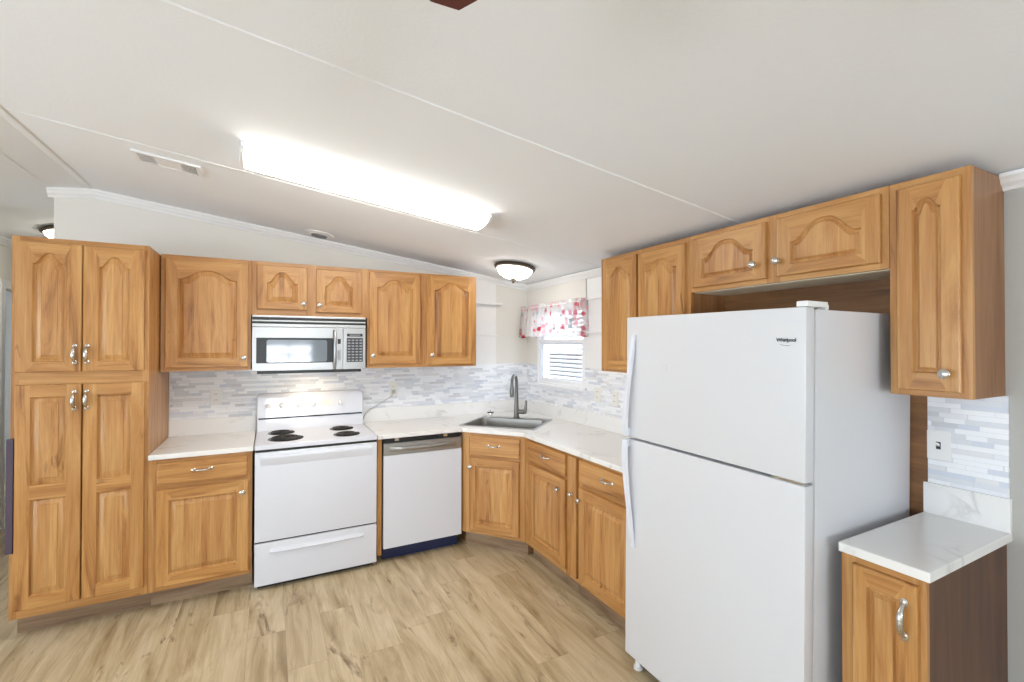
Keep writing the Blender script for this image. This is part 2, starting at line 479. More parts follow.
# ------------------------------------------------------------------ joinery
def door_mesh(w_, h_, arch=0.0, stile=0.055, rail=0.06, toprail=None, th=0.02):
    """raised panel door, lower left corner at the origin, back on y=0, face at y=-th"""
    bm = bmesh.new()
    NT, NS = 28, 6
    if toprail is None: toprail = rail

    def outline(x0, x1, z0, z1, ar):
        pts = []
        for i in range(NT): pts.append((x0 + (x1 - x0) * i / NT, z0))
        for i in range(NS): pts.append((x1, z0 + (z1 - z0) * i / NS))
        for i in range(NT):
            s_ = 1 - 2 * i / NT
            pts.append((x0 + (x1 - x0) * (s_ + 1) / 2, z1 + ar * bell(s_)))
        for i in range(NS): pts.append((x0, z1 - (z1 - z0) * i / NS))
        return pts

    def bell(s_):
        a_ = abs(s_)
        if a_ > 0.9: return 0
        t = a_ / 0.9
        return (0.5 * (1 + math.cos(PI * t ** 1.4)))
    P3 = lambda o_, y: [(x, y, z) for x, z in o_]
    px0, px1, pz0, pz1 = stile, w_ - stile, rail, h_ - toprail - arch
    def inn(i, y, k=1.0): return P3(outline(px0 + i, px1 - i, pz0 + i, pz1 - i * k, arch), y)
    L = [P3(outline(0, w_, 0, h_, 0), 0), P3(outline(0, w_, 0, h_, 0), -th + 0.004), P3(outline(0.004, w_ - 0.004, 0.004, h_ - 0.004, 0), -th),
         inn(0, -th), inn(0.003, -th + 0.008), inn(0.006, -th + 0.0115), inn(0.011, -th + 0.0115), inn(0.014, -th + 0.009), inn(0.033, -th + 0.0045), inn(0.0355, -th + 0.001)]
    if min(px1 - px0, pz1 - pz0) < 0.10:
        k = 0.55
        L[-2] = inn(0.036 * k, -th + 0.0025); L[-1] = inn(0.038 * k, -th + 0.001)
    loops(bm, L, mi=[0, 0, 0, 2, 2, 2, 2, 2, 2, 2], close_first=True)
    # rails get level grain
    for f in bm.faces:
        c = f.calc_center_median()
        if f.material_index == 0 and stile * 0.98 < c.x < w_ - stile * 0.98 and (c.z < pz0 or c.z > pz1 - 0.001) and c.y < -0.001:
            f.material_index = 1
        if len(f.verts) > 6: f.material_index = 2 if c.y < -0.005 else 0
    # split lines between stile and rail
    return bm


def door2_mesh(w_, h_, zmid, midh, stile=0.06, rail=0.065, th=0.02):
    """two raised panels, one over the other"""
    bm = bmesh.new()
    def panel(z0, z1):
        P = lambda i, y, ex=0: [(stile + i, y, z0 + i), (w_ - stile - i, y, z0 + i), (w_ - stile - i, y, z1 - i), (stile + i, y, z1 - i)]
        loops(bm, [P(0, -th), P(0.003, -th + 0.008), P(0.006, -th + 0.0115), P(0.011, -th + 0.0115), P(0.014, -th + 0.009), P(0.033, -th + 0.0045), P(0.0355, -th + 0.001)], mi=[2] * 7)
    za0, za1, zb0, zb1 = rail, zmid - midh / 2, zmid + midh / 2, h_ - rail
    panel(za0, za1); panel(zb0, zb1)
    q = lambda x0, x1, z0, z1, mi: setattr(bm.faces.new([bm.verts.new(p_) for p_ in ((x0, -th, z0), (x1, -th, z0), (x1, -th, z1), (x0, -th, z1))]), 'material_index', mi)
    e = 0.003
    for x0, x1 in ((e, stile), (w_ - stile, w_ - e)): q(x0, x1, e, h_ - e, 0)
    for z0, z1 in ((e, za0), (za1, zb0), (zb1, h_ - e)): q(stile, w_ - stile, z0, z1, 1)
    rim = lambda i, y: [(i, y, i), (w_ - i, y, i), (w_ - i, y, h_ - i), (i, y, h_ - i)]
    loops(bm, [rim(0, 0), rim(0, -th + e), rim(e, -th)], mi=[0, 0, 0], close_first=True, close_last=False)
    bmesh.ops.remove_doubles(bm, verts=bm.verts, dist=1e-5)
    return bm


def drawer_mesh(w_, h_, th=0.02):
    bm = bmesh.new()
    rim = lambda i, y: [(i, y, i), (w_ - i, y, i), (w_ - i, y, h_ - i), (i, y, h_ - i)]
    loops(bm, [rim(0, 0), rim(0, -th + 0.006), rim(0.003, -th + 0.0025), rim(0.009, -th)], mi=[1, 1, 1, 1], close_first=True)
    return bm


def knob(parent, x, z, y=-0.02):
    bm = bmesh.new()
    lathe(bm, [(0.0095, 0), (0.0095, 0.003), (0.0055, 0.006), (0.0055, 0.014), (0.012, 0.018), (0.0165, 0.022), (0.0165, 0.026), (0.012, 0.030), (0, 0.0315)], (0, 0, 0), 20, axis='-Y')
    return obj('knob', bm, NICKEL, parent, smooth=True, loc=(x, y, z))


def pull(parent, x, z, y=-0.02, length=0.096, vertical=False, ivory=False):
    """arched bar pull with flared feet"""
    bm = bmesh.new()
    hl = length / 2
    pts, rd = [], []
    for i in range(13):
        t = -1 + 2 * i / 12
        bow = 0.026 * (1 - abs(t) ** 3.2) + 0.003
        pts.append((t * hl, -bow, 0)); rd.append(0.0042 + (0.0058 if ivory else 0.0022) * (1 - t * t) + (0.002 if abs(t) > 0.95 else 0))
    tube(bm, pts, rd, 10)
    for s_ in (-1, 1):
        lathe(bm, [(0.0105, 0), (0.0105, 0.003), (0.006, 0.007), (0, 0.009)], (s_ * (hl + 0.002), 0, 0), 14, axis='-Y', sx=1.3)
    if vertical:
        bmesh.ops.rotate(bm, verts=bm.verts, cent=(0, 0, 0), matrix=Matrix.Rotation(R(90), 3, 'Y'))
    return obj('handle' if vertical else 'pull', bm, [NICKEL, CHROME], parent, smooth=True, loc=(x, y, z))


def cabinet(name, label, cat, loc, rotz, w_, h_, d_, doors=(), drawers=(), stiles=(), rails=(), kick=0.0, kick_rec=0.07, kick_ext=0.0, face_z0=0.0, group=None, sides=None, inner_top=None):
    """local x along the face, +y into the wall, face frame on y=0 (front is -y)"""
    t = thing(name, label, cat, loc, rotz, group)
    z0 = face_z0
    bm = bmesh.new()
    box(bm, 0.0, w_, 0.019, d_, z0, h_, 0, 0.0008)
    if kick: box(bm, 0.003, w_ - 0.003, kick_rec + 0.012, d_, 0.0, z0, 1)
    obj('body', bm, [sides or WS, WK], t)
    bm = bmesh.new()
    st = list(stiles) or [(0, 0.035), (w_ - 0.035, w_)]
    for a_, b_ in st: box(bm, a_, b_, 0.0, 0.019, z0, h_, 0, 0.0008)
    for (z_a, z_b) in rails:
        xs = sorted(st)
        for (p_, q_) in zip(xs, xs[1:]):
            if q_[0] - p_[1] > 0.002: box(bm, p_[1], q_[0], 0.0006, 0.019, z_a, z_b, 1)
    obj('face_frame', bm, [WV, WH], t)
    if kick:
        bm = bmesh.new(); box(bm, -kick_ext, w_, kick_rec, kick_rec + 0.012, 0.0, z0, 0)
        obj('toe_kick', bm, WK, t)
    for dd in doors:
        x0, x1, a_, b_ = dd['r']
        if 'mid' in dd: bm = door2_mesh(x1 - x0, b_ - a_, dd['mid'] - a_, 0.075)
        else: bm = door_mesh(x1 - x0, b_ - a_, dd.get('arch', 0), dd.get('stile', 0.055), dd.get('rail', 0.06), dd.get('top', None))
        o = obj('door', bm, [WV, WH, WP], t, loc=(x0, -0.0005, a_), smooth=True)
        if 'knob' in dd: knob(o, dd['knob'][0] - x0, dd['knob'][1] - a_)
        if 'handle' in dd: pull(o, dd['handle'][0] - x0, dd['handle'][1] - a_, vertical=True, length=dd.get('hl', 0.085), ivory=True)
    for dd in drawers:
        x0, x1, a_, b_ = dd['r']
        o = obj('drawer', drawer_mesh(x1 - x0, b_ - a_), [WV, WH], t, loc=(x0, -0.0005, a_))
        pull(o, dd['pull'][0] - x0, dd['pull'][1] - a_, length=0.085)
    return t


# ------------------------------------------------------------------ room shell
SL = 0.131
RX, RZ = -3.31, 2.594
LX = -6.62
zc = lambda x: 2.16 - SL * x if x > RX else RZ - SL * (RX - x)
YB = -7.2

bm = bmesh.new(); box(bm, LX, 0.12, YB, 5.2, -0.08, 0.0)
struct('floor', bm, FLOOR, 'light oak plank floor')
bm = bmesh.new()
pc = [(0.12, zc(0) - SL * .12), (RX, RZ), (LX - .1, zc(LX - .1)), (LX - .1, zc(LX - .1) + .1), (RX, RZ + .1), (0.12, zc(0) - SL * .12 + .1)]
prism(bm, pc, YB, 5.2, 'Y')
struct('ceiling', bm, CEIL, 'white textured vaulted ceiling')
# back wall (gable top follows the ceiling)
bm = bmesh.new()
prism(bm, [(-3.50, 0), (0, 0), (0, zc(0) + .01), (RX, RZ + .01), (-3.50, zc(-3.50) + .01)], 0.0, 0.11, 'Y')
struct('wall_back', bm, WALL)
# right wall with the window opening
WY0, WY1, WZ0, WZ1 = -0.95, -0.195, 1.205, 1.95
bm = bmesh.new()
H = zc(0) + .005
box(bm, 0, 0.12, -1.49, WY0, 0, H); box(bm, 0, 0.12, WY1, 0.11, 0, H)
box(bm, 0, 0.12, WY0, WY1, 0, WZ0); box(bm, 0, 0.12, WY0, WY1, WZ1, H)
struct('wall_right', bm, WALL)
bm = bmesh.new(); box(bm, 0, 0.12, YB, -1.49, 0, H); struct('wall_right_front', bm, WALLG)  # same wall; its dimmer light is put into a greyer colour
# rear wall with glazed opening
bm = bmesh.new()
def gable(x0, x1, z0=0.0, z1=None):
    xs = [x0] + ([RX] if x0 < RX < x1 else []) + [x1]
    top = [(x, (zc(x) + .01) if z1 is None else z1) for x in xs]
    return [(x0, z0), (x1, z0)] + top[::-1]
prism(bm, gable(LX, -2.38), YB - .1, YB, 'Y'); prism(bm, gable(-1.46, 0.12), YB - .1, YB, 'Y')
prism(bm, gable(-2.38, -1.46, 1.78), YB - .1, YB, 'Y'); box(bm, -2.38, -1.46, YB - .1, YB, 0, 0.95)
struct('wall_rear', bm, WALL)
bm = bmesh.new()
hl = zc(LX) + .01
for a_, b_ in ((YB, -6.3), (-4.3, -3.4), (-1.4, 5.2)): box(bm, LX - .1, LX, a_, b_, 0, hl)
for a_, b_ in ((-6.3, -4.3), (-3.4, -1.4)): box(bm, LX - .1, LX, a_, b_, 0, 0.5); box(bm, LX - .1, LX, a_, b_, 1.98, hl)
struct('wall_left', bm, WALL)
# glazed frames of those openings; rear one reflected, left two added for fill light
def win_frame(name, x0, x1, z0, z1, y, nx, nz, along='X'):
    bm = bmesh.new()
    b2 = (lambda a0, a1, c0, c1, t0, t1: box(bm, a0, a1, y + t0, y + t1, c0, c1)) if along == 'X' else (lambda a0, a1, c0, c1, t0, t1: box(bm, y + t0, y + t1, a0, a1, c0, c1))
    for a0, a1, c0, c1 in ((x0, x1, z0, z0 + .05), (x0, x1, z1 - .05, z1), (x0, x0 + .05, z0 + .05, z1 - .05), (x1 - .05, x1, z0 + .05, z1 - .05)): b2(a0, a1, c0, c1, -.03, .03)
    for i in range(1, nx):
        xx = x0 + (x1 - x0) * i / nx; b2(xx - .02, xx + .02, z0 + .05, z1 - .05, -.02, .02)
    for i in range(1, nz):
        zz = z0 + (z1 - z0) * i / nz; b2(x0 + .05, x1 - .05, zz - .018, zz + .018, -.019, .019)
    return struct(name, bm, VINYL)
win_frame('window_2', -2.38, -1.46, 0.95, 1.78, YB + .035, 2, 2)
win_frame('added_window_3', -6.3, -4.3, 0.5, 1.98, LX + .04, 2, 2, 'Y')
win_frame('added_window_4', -3.4, -1.4, 0.5, 1.98, LX + .04, 2, 2, 'Y')
# hallway beyond the end of the back wall
bm = bmesh.new(); prism(bm, [(-3.50, 0), (-3.42, 0), (-3.42, zc(-3.42)), (-3.50, zc(-3.50))], 0.11, 5.1, 'Y')
struct('wall_hall_right', bm, WALL)
bm = bmesh.new()
zh = zc(-4.28)
box(bm, -4.38, -4.28, 0, 1.50, 0, zh); box(bm, -4.38, -4.28, 1.50, 2.30, 2.05, zh); box(bm, -4.38, -4.28, 2.30, 5.1, 0, zh)
box(bm, LX, -4.38, 0.0, 0.1, 0, 2.15)
struct('wall_hall_left', bm, WALL)
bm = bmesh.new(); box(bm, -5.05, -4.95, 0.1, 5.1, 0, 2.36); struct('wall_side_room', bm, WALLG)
bm = bmesh.new(); prism(bm, [(-4.28, 0), (-3.50, 0), (-3.50, zc(-3.50)), (-4.28, zh)], 4.4, 4.5, 'Y'); struct('wall_hall_end', bm, WALL)
bm = bmesh.new()
box(bm, -4.28, -4.262, 1.43, 1.50, 0, 2.12); box(bm, -4.28, -4.262, 2.30, 2.37, 0, 2.12); box(bm, -4.28, -4.262, 1.50, 2.30, 2.05, 2.12)
struct('trim_1', bm, PAINT, 'white casing around the hall doorway')
# hall door folded into the side room, with its hinges
bm = bmesh.new(); box(bm, -5.0 + .0, -4.39, 1.51, 1.545, 0.01, 2.04)
dr = struct('door_1', bm, WPLAST)
for hz in (0.3, 1.1, 1.78):
    bm = bmesh.new(); lathe(bm, [(0, -.045), (.008, -.045), (.008, .045), (0, .045)], (-4.33, 1.512, hz), 10); box(bm, -4.36, -4.30, 1.5005, 1.504, hz - .04, hz + .04)
    obj('hinge', bm, NICKEL, dr)

# crown mouldings
def crown_prof(): return [(0, 0), (0.012, 0), (0.016, 0.010), (0.030, 0.022), (0.036, 0.034), (0.045, 0.042), (0.045, 0.055), (0, 0.055)]
def crown(name, p0, p1, nrm):
    """profile swept from p0 to p1 (top line on the wall), nrm out of the wall"""
    bm = bmesh.new(); n_ = Vector(nrm)
    L = []
    for p_ in (p0, p1):
        L.append([Vector(p_) + n_ * a_ + Vector((0, 0, b_ - 0.055)) for a_, b_ in crown_prof()])
    loops(bm, L, close_first=True, close_last=True)
    return struct(name, bm, PAINT)
crown('trim_2', (-3.525, 0, zc(-3.525) - .001), (RX, 0, RZ - .001), (0, -1, 0))
crown('trim_3', (RX, 0, RZ - .001), (0, 0, zc(0) - .001), (0, -1, 0))
crown('trim_4', (0, 0, 2.159), (0, -1.492, 2.159), (-1, 0, 0))
crown('trim_5', (0, -3.366, 2.159), (0, YB, 2.159), (-1, 0, 0))
crown('trim_7', (-4.28, 0, zh + .002), (-4.28, 4.4, zh + .002), (1, 0, 0))
# ceiling battens
def batten(name, pts, wd, th):
    bm = bmesh.new()
    (x0, y0), (x1, y1) = pts
    d_ = Vector((x1 - x0, y1 - y0, 0)).normalized(); s_ = Vector((-d_.y, d_.x, 0)) * wd / 2
    q = []
    for (x, y) in ((x0, y0), (x1, y1)):
        for sg, dz in ((-1, 0), (-.6, -th), (.6, -th), (1, 0)):
            xx = x + s_.x * sg; yy = y + s_.y * sg
            q.append(Vector((xx, yy, (zc(xx) if abs(x - RX) > 0.005 or abs(x1 - x0) > .01 else RZ - .004) + dz)))
    loops(bm, [q[:4], q[4:]], close_first=True)
    return struct(name, bm, CEIL)
batten('trim_8', ((RX, YB), (RX, -.05)), 0.045, 0.005)
for i, yy in enumerate((-1.21, -2.465, -3.70, -4.92)):
    batten('trim_%d' % (9 + i), ((RX + .03, yy), (-.05, yy)), 0.022, 0.003)
batten('trim_13', ((-3.52, YB), (-3.52, -.05)), 0.03, 0.004)
# white corner panels with narrow ledges beside the upper cabinets
bm = bmesh.new(); box(bm, -0.694, -0.352, -0.012, 0, 1.385, 2.175); struct('trim_15', bm, PAINT, 'white panel on the wall right of the range-side wall cabinets')
bm = bmesh.new(); box(bm, -0.012, 0, -1.490, -0.962, 1.385, 2.10); struct('trim_16', bm, PAINT, 'panel on the wall between window and wall cabinets')
for lab, bx in (('white ledge high on the wall panel right of the wall cabinets, upper of two', (-0.694, -0.31, -0.07, -0.012, 1.950, 1.964)),
                ('white ledge on the wall panel right of the wall cabinets, lower of two', (-0.694, -0.345, -0.022, -0.012, 1.655, 1.668)),
                ('thin ledge right of the window, upper of two', (-0.034, -0.012, -1.490, -0.99, 1.930, 1.942)),
                ('thin ledge right of the window, lower of two', (-0.034, -0.012, -1.490, -0.965, 1.662, 1.676))):
    bm = bmesh.new(); box(bm, *bx, 0, 0.002)
    tag(obj('ledge', bm, PAINT), lab, 'ledge', 'narrow wall ledges')

# ------------------------------------------------------------------ tile splashbacks
def slab(name, label, cat, loc, rotz, w_, z0, z1, th, m):
    bm = bmesh.new(); box(bm, 0, w_, -th - .001, -.001, z0, z1)
    return tag(obj(name, bm, m, loc=loc, rotz=rotz), label, cat)
slab('tile_backsplash', 'grey and white strip mosaic splashback behind the white range', 'backsplash', (-2.885, 0, 0), 0, 2.885, 1.037, 1.392, 0.006, TILE)
bm = bmesh.new()
# right wall: around the window
for y0, y1, a_, b_ in ((0, 0.193, 1.037, 1.385), (0.193, 0.952, 1.037, 1.19), (0.952, 2.22, 1.037, 1.385)):
    box(bm, y0 + (.0075 if y0 == 0 else 0), y1, -0.007, -0.001, a_, b_)
o = obj('tile_backsplash', bm, TILE, loc=(0, 0, 0), rotz=R(-90))
tag(o, 'grey and white strip mosaic splashback under and beside the kitchen window', 'backsplash')
slab('tile_backsplash', 'strip mosaic splashback above the small counter right of the fridge', 'backsplash', (0, -3.152, 0), R(-90), 0.222, 1.037, 1.392, 0.006, TILE)
# dark wood panelling behind the fridge
bm = bmesh.new(); box(bm, 0, 0.902, -0.009, -0.001, 0.0, 1.846)
tag(obj('wood_panelling', bm, WD, loc=(0, -2.249, 0), rotz=R(-90)), 'dark wood grain panelling on the wall behind the white fridge', 'wall panel')

# ------------------------------------------------------------------ counters
def counter(name, label, outer, hole, z0, z1, strips):
    bm = bmesh.new()
    def ring(p_):
        v = [bm.verts.new((x, y, z0)) for x, y in p_]
        return [bm.edges.new((v[i], v[(i + 1) % len(v)])) for i in range(len(v))]
    es = ring(outer) + (ring(hole) if hole else [])
    r_ = bmesh.ops.triangle_fill(bm, use_beauty=True, use_dissolve=False, edges=es)
    fs = [g for g in bm.faces]
    ex = bmesh.ops.extrude_face_region(bm, geom=fs)
    bmesh.ops.translate(bm, verts=[g for g in ex['geom'] if isinstance(g, bmesh.types.BMVert)], vec=(0, 0, z1 - z0))
    o = obj(name, bm, QZ, bevel=0.003)
    tag(o, label, 'countertop')
    for s_ in strips:
        bm = bmesh.new(); box(bm, *s_, 0, 0.0015)
        obj('upstand', bm, QZ, o)
    return o
ZC, ZT = 0.894, 0.924
SC_C = Vector((-0.512, -0.560)); SA = math.atan2(-0.463, 0.435)
sd = Vector((math.cos(SA), math.sin(SA))); sn = Vector((-sd.y, sd.x))
def sk(u, v): return tuple(SC_C + sd * u + sn * v)
hole = [sk(u, v) for u, v in ((-.305, -.255), (.305, -.255), (.305, .24), (-.305, .24))]
counter('countertop', 'white veined counter running from the range round the corner sink to the fridge',
        [(-1.583, 0), (-1.583, -.632), (-0.945, -.632), (-0.617, -1.024), (-0.617, -2.20), (0, -2.20), (0, 0)], hole, ZC, ZT,
        [(-1.583, -.02, -.02, 0, ZT, 1.037), (-.02, 0, -2.20, 0, ZT, 1.037)])
counter('countertop', 'short white counter between the tall pantry cabinet and the range', [(-2.890, 0), (-2.890, -.632), (-2.356, -.632), (-2.356, 0)], None, ZC, ZT,
        [(-2.890, -2.356, -.02, 0, ZT, 1.037)])
counter('countertop', 'small white counter on the narrow cabinet right of the fridge', [(-.612, -3.142), (-.612, -3.380), (0, -3.380), (0, -3.142)], None, ZC, ZT,
        [(-.02, 0, -3.380, -3.142, ZT, 1.040)])

# ------------------------------------------------------------------ cabinets, back wall
D, Du = 0.614, 0.331
X0 = -3.473
wP = 0.5805
L_ = lambda x: x - X0
cabinet('pantry_cabinet', 'tall wooden pantry cabinet with four doors left of the counter', 'cabinet', (X0, -D, 0), 0, wP, 2.146, D - .002,
        doors=[dict(r=(.020, .286, 1.420, 2.118), arch=.06, stile=.066, rail=.055, top=.055, handle=(.259, 1.515)),
               dict(r=(.291, .562, 1.420, 2.118), arch=.06, stile=.066, rail=.055, top=.055, handle=(.311, 1.515)),
               dict(r=(.022, .288, .168, 1.354), mid=.782, handle=(.259, 1.263)),
               dict(r=(.295, .566, .168, 1.352), mid=.782, handle=(.311, 1.263))],
        stiles=[(0, .03), (wP - .03, wP)], rails=[(.12, .18), (1.345, 1.43), (2.105, 2.146)], kick=1, kick_rec=.10, face_z0=.12, sides=WV)
X1 = -2.8915
wB = .530
L1 = lambda x: x - X1
cabinet('base_cabinet', 'wooden base cabinet with one drawer over one door between pantry and range', 'cabinet', (X1, -D, 0), 0, wB, .893, D - .002,
        doors=[dict(r=(L1(-2.850), L1(-2.382), .148, .715), stile=.06, rail=.065, knob=(L1(-2.413), .647))],
        drawers=[dict(r=(L1(-2.849), L1(-2.386), .744, .870), pull=(L1(-2.624), .815))],
        stiles=[(0, .045), (wB - .035, wB)], rails=[(.12, .16), (.70, .755), (.86, .893)], kick=1, kick_rec=.10, face_z0=.12)
# filler between range and dishwasher
bm = bmesh.new(); box(bm, 0, .030, 0, .55, .06, .893, 0, .001)
tag(obj('filler_panel', bm, WV, loc=(-1.581, -D, 0)), 'narrow wooden filler strip between range and dishwasher', 'filler panel')

xa = -2.8855
La = lambda x: x - xa
cabinet('wall_cabinet', 'wooden wall cabinet with one wide arched door left of the microwave', 'cabinet', (xa, -Du, 1.395), 0, .5045, .756, Du - .002,
        doors=[dict(r=(La(-2.861), La(-2.399), .024, .728), arch=.06, stile=.065, rail=.06, top=.065, knob=(La(-2.422), .084))],
        stiles=[(0, .03), (.4745, .5045)], rails=[(0, .035), (.715, .756)])
xb = -2.380
cabinet('wall_cabinet', 'short wooden cabinet with two small arched doors above the microwave', 'cabinet', (xb, -Du, 1.776), 0, .774, .375, Du - .002,
        doors=[dict(r=(.032, .351, .042, .348), arch=.075, stile=.062, rail=.05, top=.045, knob=(.328, .086)),
               dict(r=(.411, .731, .030, .346), arch=.075, stile=.062, rail=.05, top=.045, knob=(.434, .082))],
        stiles=[(0, .035), (.345, .418), (.725, .774)], rails=[(0, .045), (.335, .375)])
xc = -1.605
cabinet('wall_cabinet', 'wooden wall cabinet with two arched doors right of the microwave', 'cabinet', (xc, -Du, 1.390), 0, .909, .761, Du - .002,
        doors=[dict(r=(.013, .414, .030, .742), arch=.06, stile=.06, rail=.06, top=.055, knob=(.041, .096)),
               dict(r=(.473, .894, .020, .746), arch=.06, stile=.06, rail=.06, top=.055, knob=(.507, .096))],
        stiles=[(0, .02), (.405, .482), (.885, .909)], rails=[(0, .035), (.735, .761)])

# corner cabinet: diagonal face, pentagon body
P0, P1 = Vector((-.933, -.614)), Vector((-.599, -1.018))
dA = math.atan2(P1.y - P0.y, P1.x - P0.x)
wd = (P1 - P0).length
cc = thing('corner_cabinet', 'wooden corner cabinet with diagonal face under the sink', 'cabinet', (P0.x, P0.y, 0), dA)
def w2l(x, y):
    v = Matrix.Rotation(-dA, 2) @ (Vector((x, y)) - P0); return (v.x, v.y)
bm = bmesh.new()
vd = Vector((-(P1 - P0).y, (P1 - P0).x)).normalized() * .02
# low carcass, open above for the sink bowl
prism(bm, [w2l(*(P0 + vd)), w2l(*(P1 + vd)), w2l(-.025, P1.y), w2l(-.025, -.025), w2l(P0.x, -.025)], .12, .66)
q0, q1 = P0 + vd * 4, P1 + vd * 4
prism(bm, [w2l(*q0), w2l(*q1), w2l(-.03, P1.y + .02), w2l(-.03, -.03), w2l(P0.x + .02, -.03)], 0, .12)
obj('body', bm, WS, cc)
bm = bmesh.new()
for a_, b_ in ((0, .07), (wd - .042, wd)): box(bm, a_, b_, 0, .019, .12, .893, 0, .0008)
for a_, b_ in ((.12, .165), (.69, .745), (.86, .893)): box(bm, .07, wd - .042, .0006, .019, a_, b_, 1)
obj('face_frame', bm, [WV, WH], cc)
bm = bmesh.new(); box(bm, 0, wd, .066, .078, 0, .12); obj('toe_kick', bm, WK, cc)
o = obj('door', door_mesh(.414, .558, 0, .055, .06), [WV, WH, WP], cc, loc=(.069, -.0005, .147), smooth=True); knob(o, .016, .487)
o = obj('drawer', drawer_mesh(.420, .142), [WV, WH], cc, loc=(.067, -.0005, .725)); pull(o, .211, .080, length=.085)

# right run (faces -x)
Dr = .599
Y0 = -1.022
Ly = lambda y: Y0 - y
wr = .564
cabinet('base_cabinet', 'wooden base cabinet with drawer and door right of the corner sink cabinet', 'cabinet', (-Dr, Y0, 0), R(-90), wr, .893, Dr - .002,
        doors=[dict(r=(Ly(-1.105), Ly(-1.562), .158, .716), stile=.055, rail=.06, knob=(Ly(-1.500), .643))],
        drawers=[dict(r=(Ly(-1.085), Ly(-1.560), .738, .878), pull=(Ly(-1.330), .812))],
        stiles=[(0, .08), (wr - .035, wr)], rails=[(.12, .165), (.705, .75), (.865, .893)], kick=1, kick_ext=.0, face_z0=.12)
Y1 = -1.588
cabinet('narrow_cabinet', 'very narrow wooden pull-out cabinet between two base cabinets on the right run', 'cabinet', (-Dr, Y1, 0), R(-90), .106, .893, Dr - .002,
        stiles=[(0, .012), (.094, .106)], rails=[(.12, .15), (.875, .893)], kick=1, face_z0=.12)
nc = [o for o in bpy.data.objects if o.name.startswith('narrow_cabinet')][0]
bm = bmesh.new(); box(bm, 0, .084, -.019, 0, 0, .73, 0, .003)
o = obj('door', bm, WV, nc, loc=(.011, -.0005, .150)); knob(o, .045, .503, y=-.019)
Y2 = -1.696
Lz = lambda y: Y2 - y
wt = .51
cabinet('base_cabinet', 'wooden base cabinet with drawer and door half hidden by the fridge', 'cabinet', (-Dr, Y2, 0), R(-90), wt, .893, Dr - .002,
        doors=[dict(r=(Lz(-1.712), Lz(-2.17), .148, .712), stile=.055, rail=.06, knob=(Lz(-1.728), .640))],
        drawers=[dict(r=(Lz(-1.712), Lz(-2.17), .745, .874), pull=(Lz(-1.975), .815))],
        stiles=[(0, .03), (wt - .035, wt)], rails=[(.12, .165), (.70, .755), (.865, .893)], kick=1, face_z0=.12)
# right wall cabinets
Dv = .268
ya = -1.492
cabinet('wall_cabinet', 'tall wooden wall cabinet with two arched doors between window and fridge', 'cabinet', (-Dv, ya, 1.393), R(-90), .755, .758, Dv - .002,
        doors=[dict(r=(.040, .352, .018, .735), arch=.06, stile=.05, rail=.055, top=.055),
               dict(r=(.372, .725, .018, .728), arch=.06, stile=.055, rail=.055, top=.055)],
        stiles=[(0, .045), (.345, .38), (.715, .755)], rails=[(0, .035), (.72, .758)])
yb = -2.248
cabinet('wall_cabinet', 'short wooden cabinet with two wide arched doors above the fridge', 'cabinet', (-Dv, yb, 1.849), R(-90), .894, .302, Dv - .002,
        doors=[dict(r=(.022, .430, .021, .278), arch=.075, stile=.06, rail=.045, top=.038, knob=(.379, .089)),
               dict(r=(.482, .872, .022, .278), arch=.075, stile=.06, rail=.045, top=.038, knob=(.489, .090))],
        stiles=[(0, .03), (.425, .487), (.865, .894)], rails=[(0, .03), (.268, .302)], sides=WS)
ofc = [o for o in bpy.data.objects if o.get('label', '').startswith('short wooden cabinet with two wide arched')][0]
bm = bmesh.new(); box(bm, .004, .890, .022, Dv - .004, -.004, -.0005)
obj('bottom_panel', bm, plain('cream_laminate', srgb(232, 222, 196), .5), ofc)
yc = -3.1435
cabinet('wall_cabinet', 'narrow tall wooden wall cabinet at the right end above the small counter', 'cabinet', (-Dv, yc, 1.393), R(-90), .2225, .757, Dv - .002,
        doors=[dict(r=(.026, .198, .020, .730), arch=.035, stile=.047, rail=.06, top=.05, knob=(.165, .081))],
        stiles=[(0, .03), (.19, .2225)], rails=[(0, .035), (.72, .757)])
yd = -3.1445
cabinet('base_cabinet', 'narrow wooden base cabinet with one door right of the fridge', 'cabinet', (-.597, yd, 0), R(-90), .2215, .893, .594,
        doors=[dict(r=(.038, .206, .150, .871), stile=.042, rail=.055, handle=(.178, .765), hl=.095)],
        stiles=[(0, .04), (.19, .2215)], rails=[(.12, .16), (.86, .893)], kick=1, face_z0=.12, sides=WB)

# violet board on the pantry's left side
bm = bmesh.new(); box(bm, -3.4800, -3.4530, -.6375, -.6150, .474, 1.074, 0, .002)
tag(obj('edge_board', bm, PURPLE), 'dark violet strip board fixed on the left side of the pantry cabinet', 'board')

# ------------------------------------------------------------------ range
sx0, sw = -2.350, .762
rg = thing('range', 'white freestanding electric coil range between the counters', 'range', (sx0, -.636, 0))
bm = bmesh.new(); box(bm, .004, sw - .004, .022, .60, .03, .885, 0, .003)
box(bm, .02, sw - .02, .045, .58, .0, .03, 1); box(bm, .006, sw - .006, .012, .0215, .035, .884, 1)
obj('body', bm, [ENAMEL, BLACK], rg)
bm = bmesh.new(); box(bm, 0, sw, -.004, .565, .896, .926, 0, .006); box(bm, .004, sw - .004, .004, .56, .885, .896, 1)
obj('cooktop', bm, [ENAMEL, BLACK], rg, smooth=True)
bm = bmesh.new(); box(bm, .003, sw - .003, -.006, .011, .313, .880, 0, .004)
od = obj('oven_door', bm, ENAMEL, rg, smooth=True)
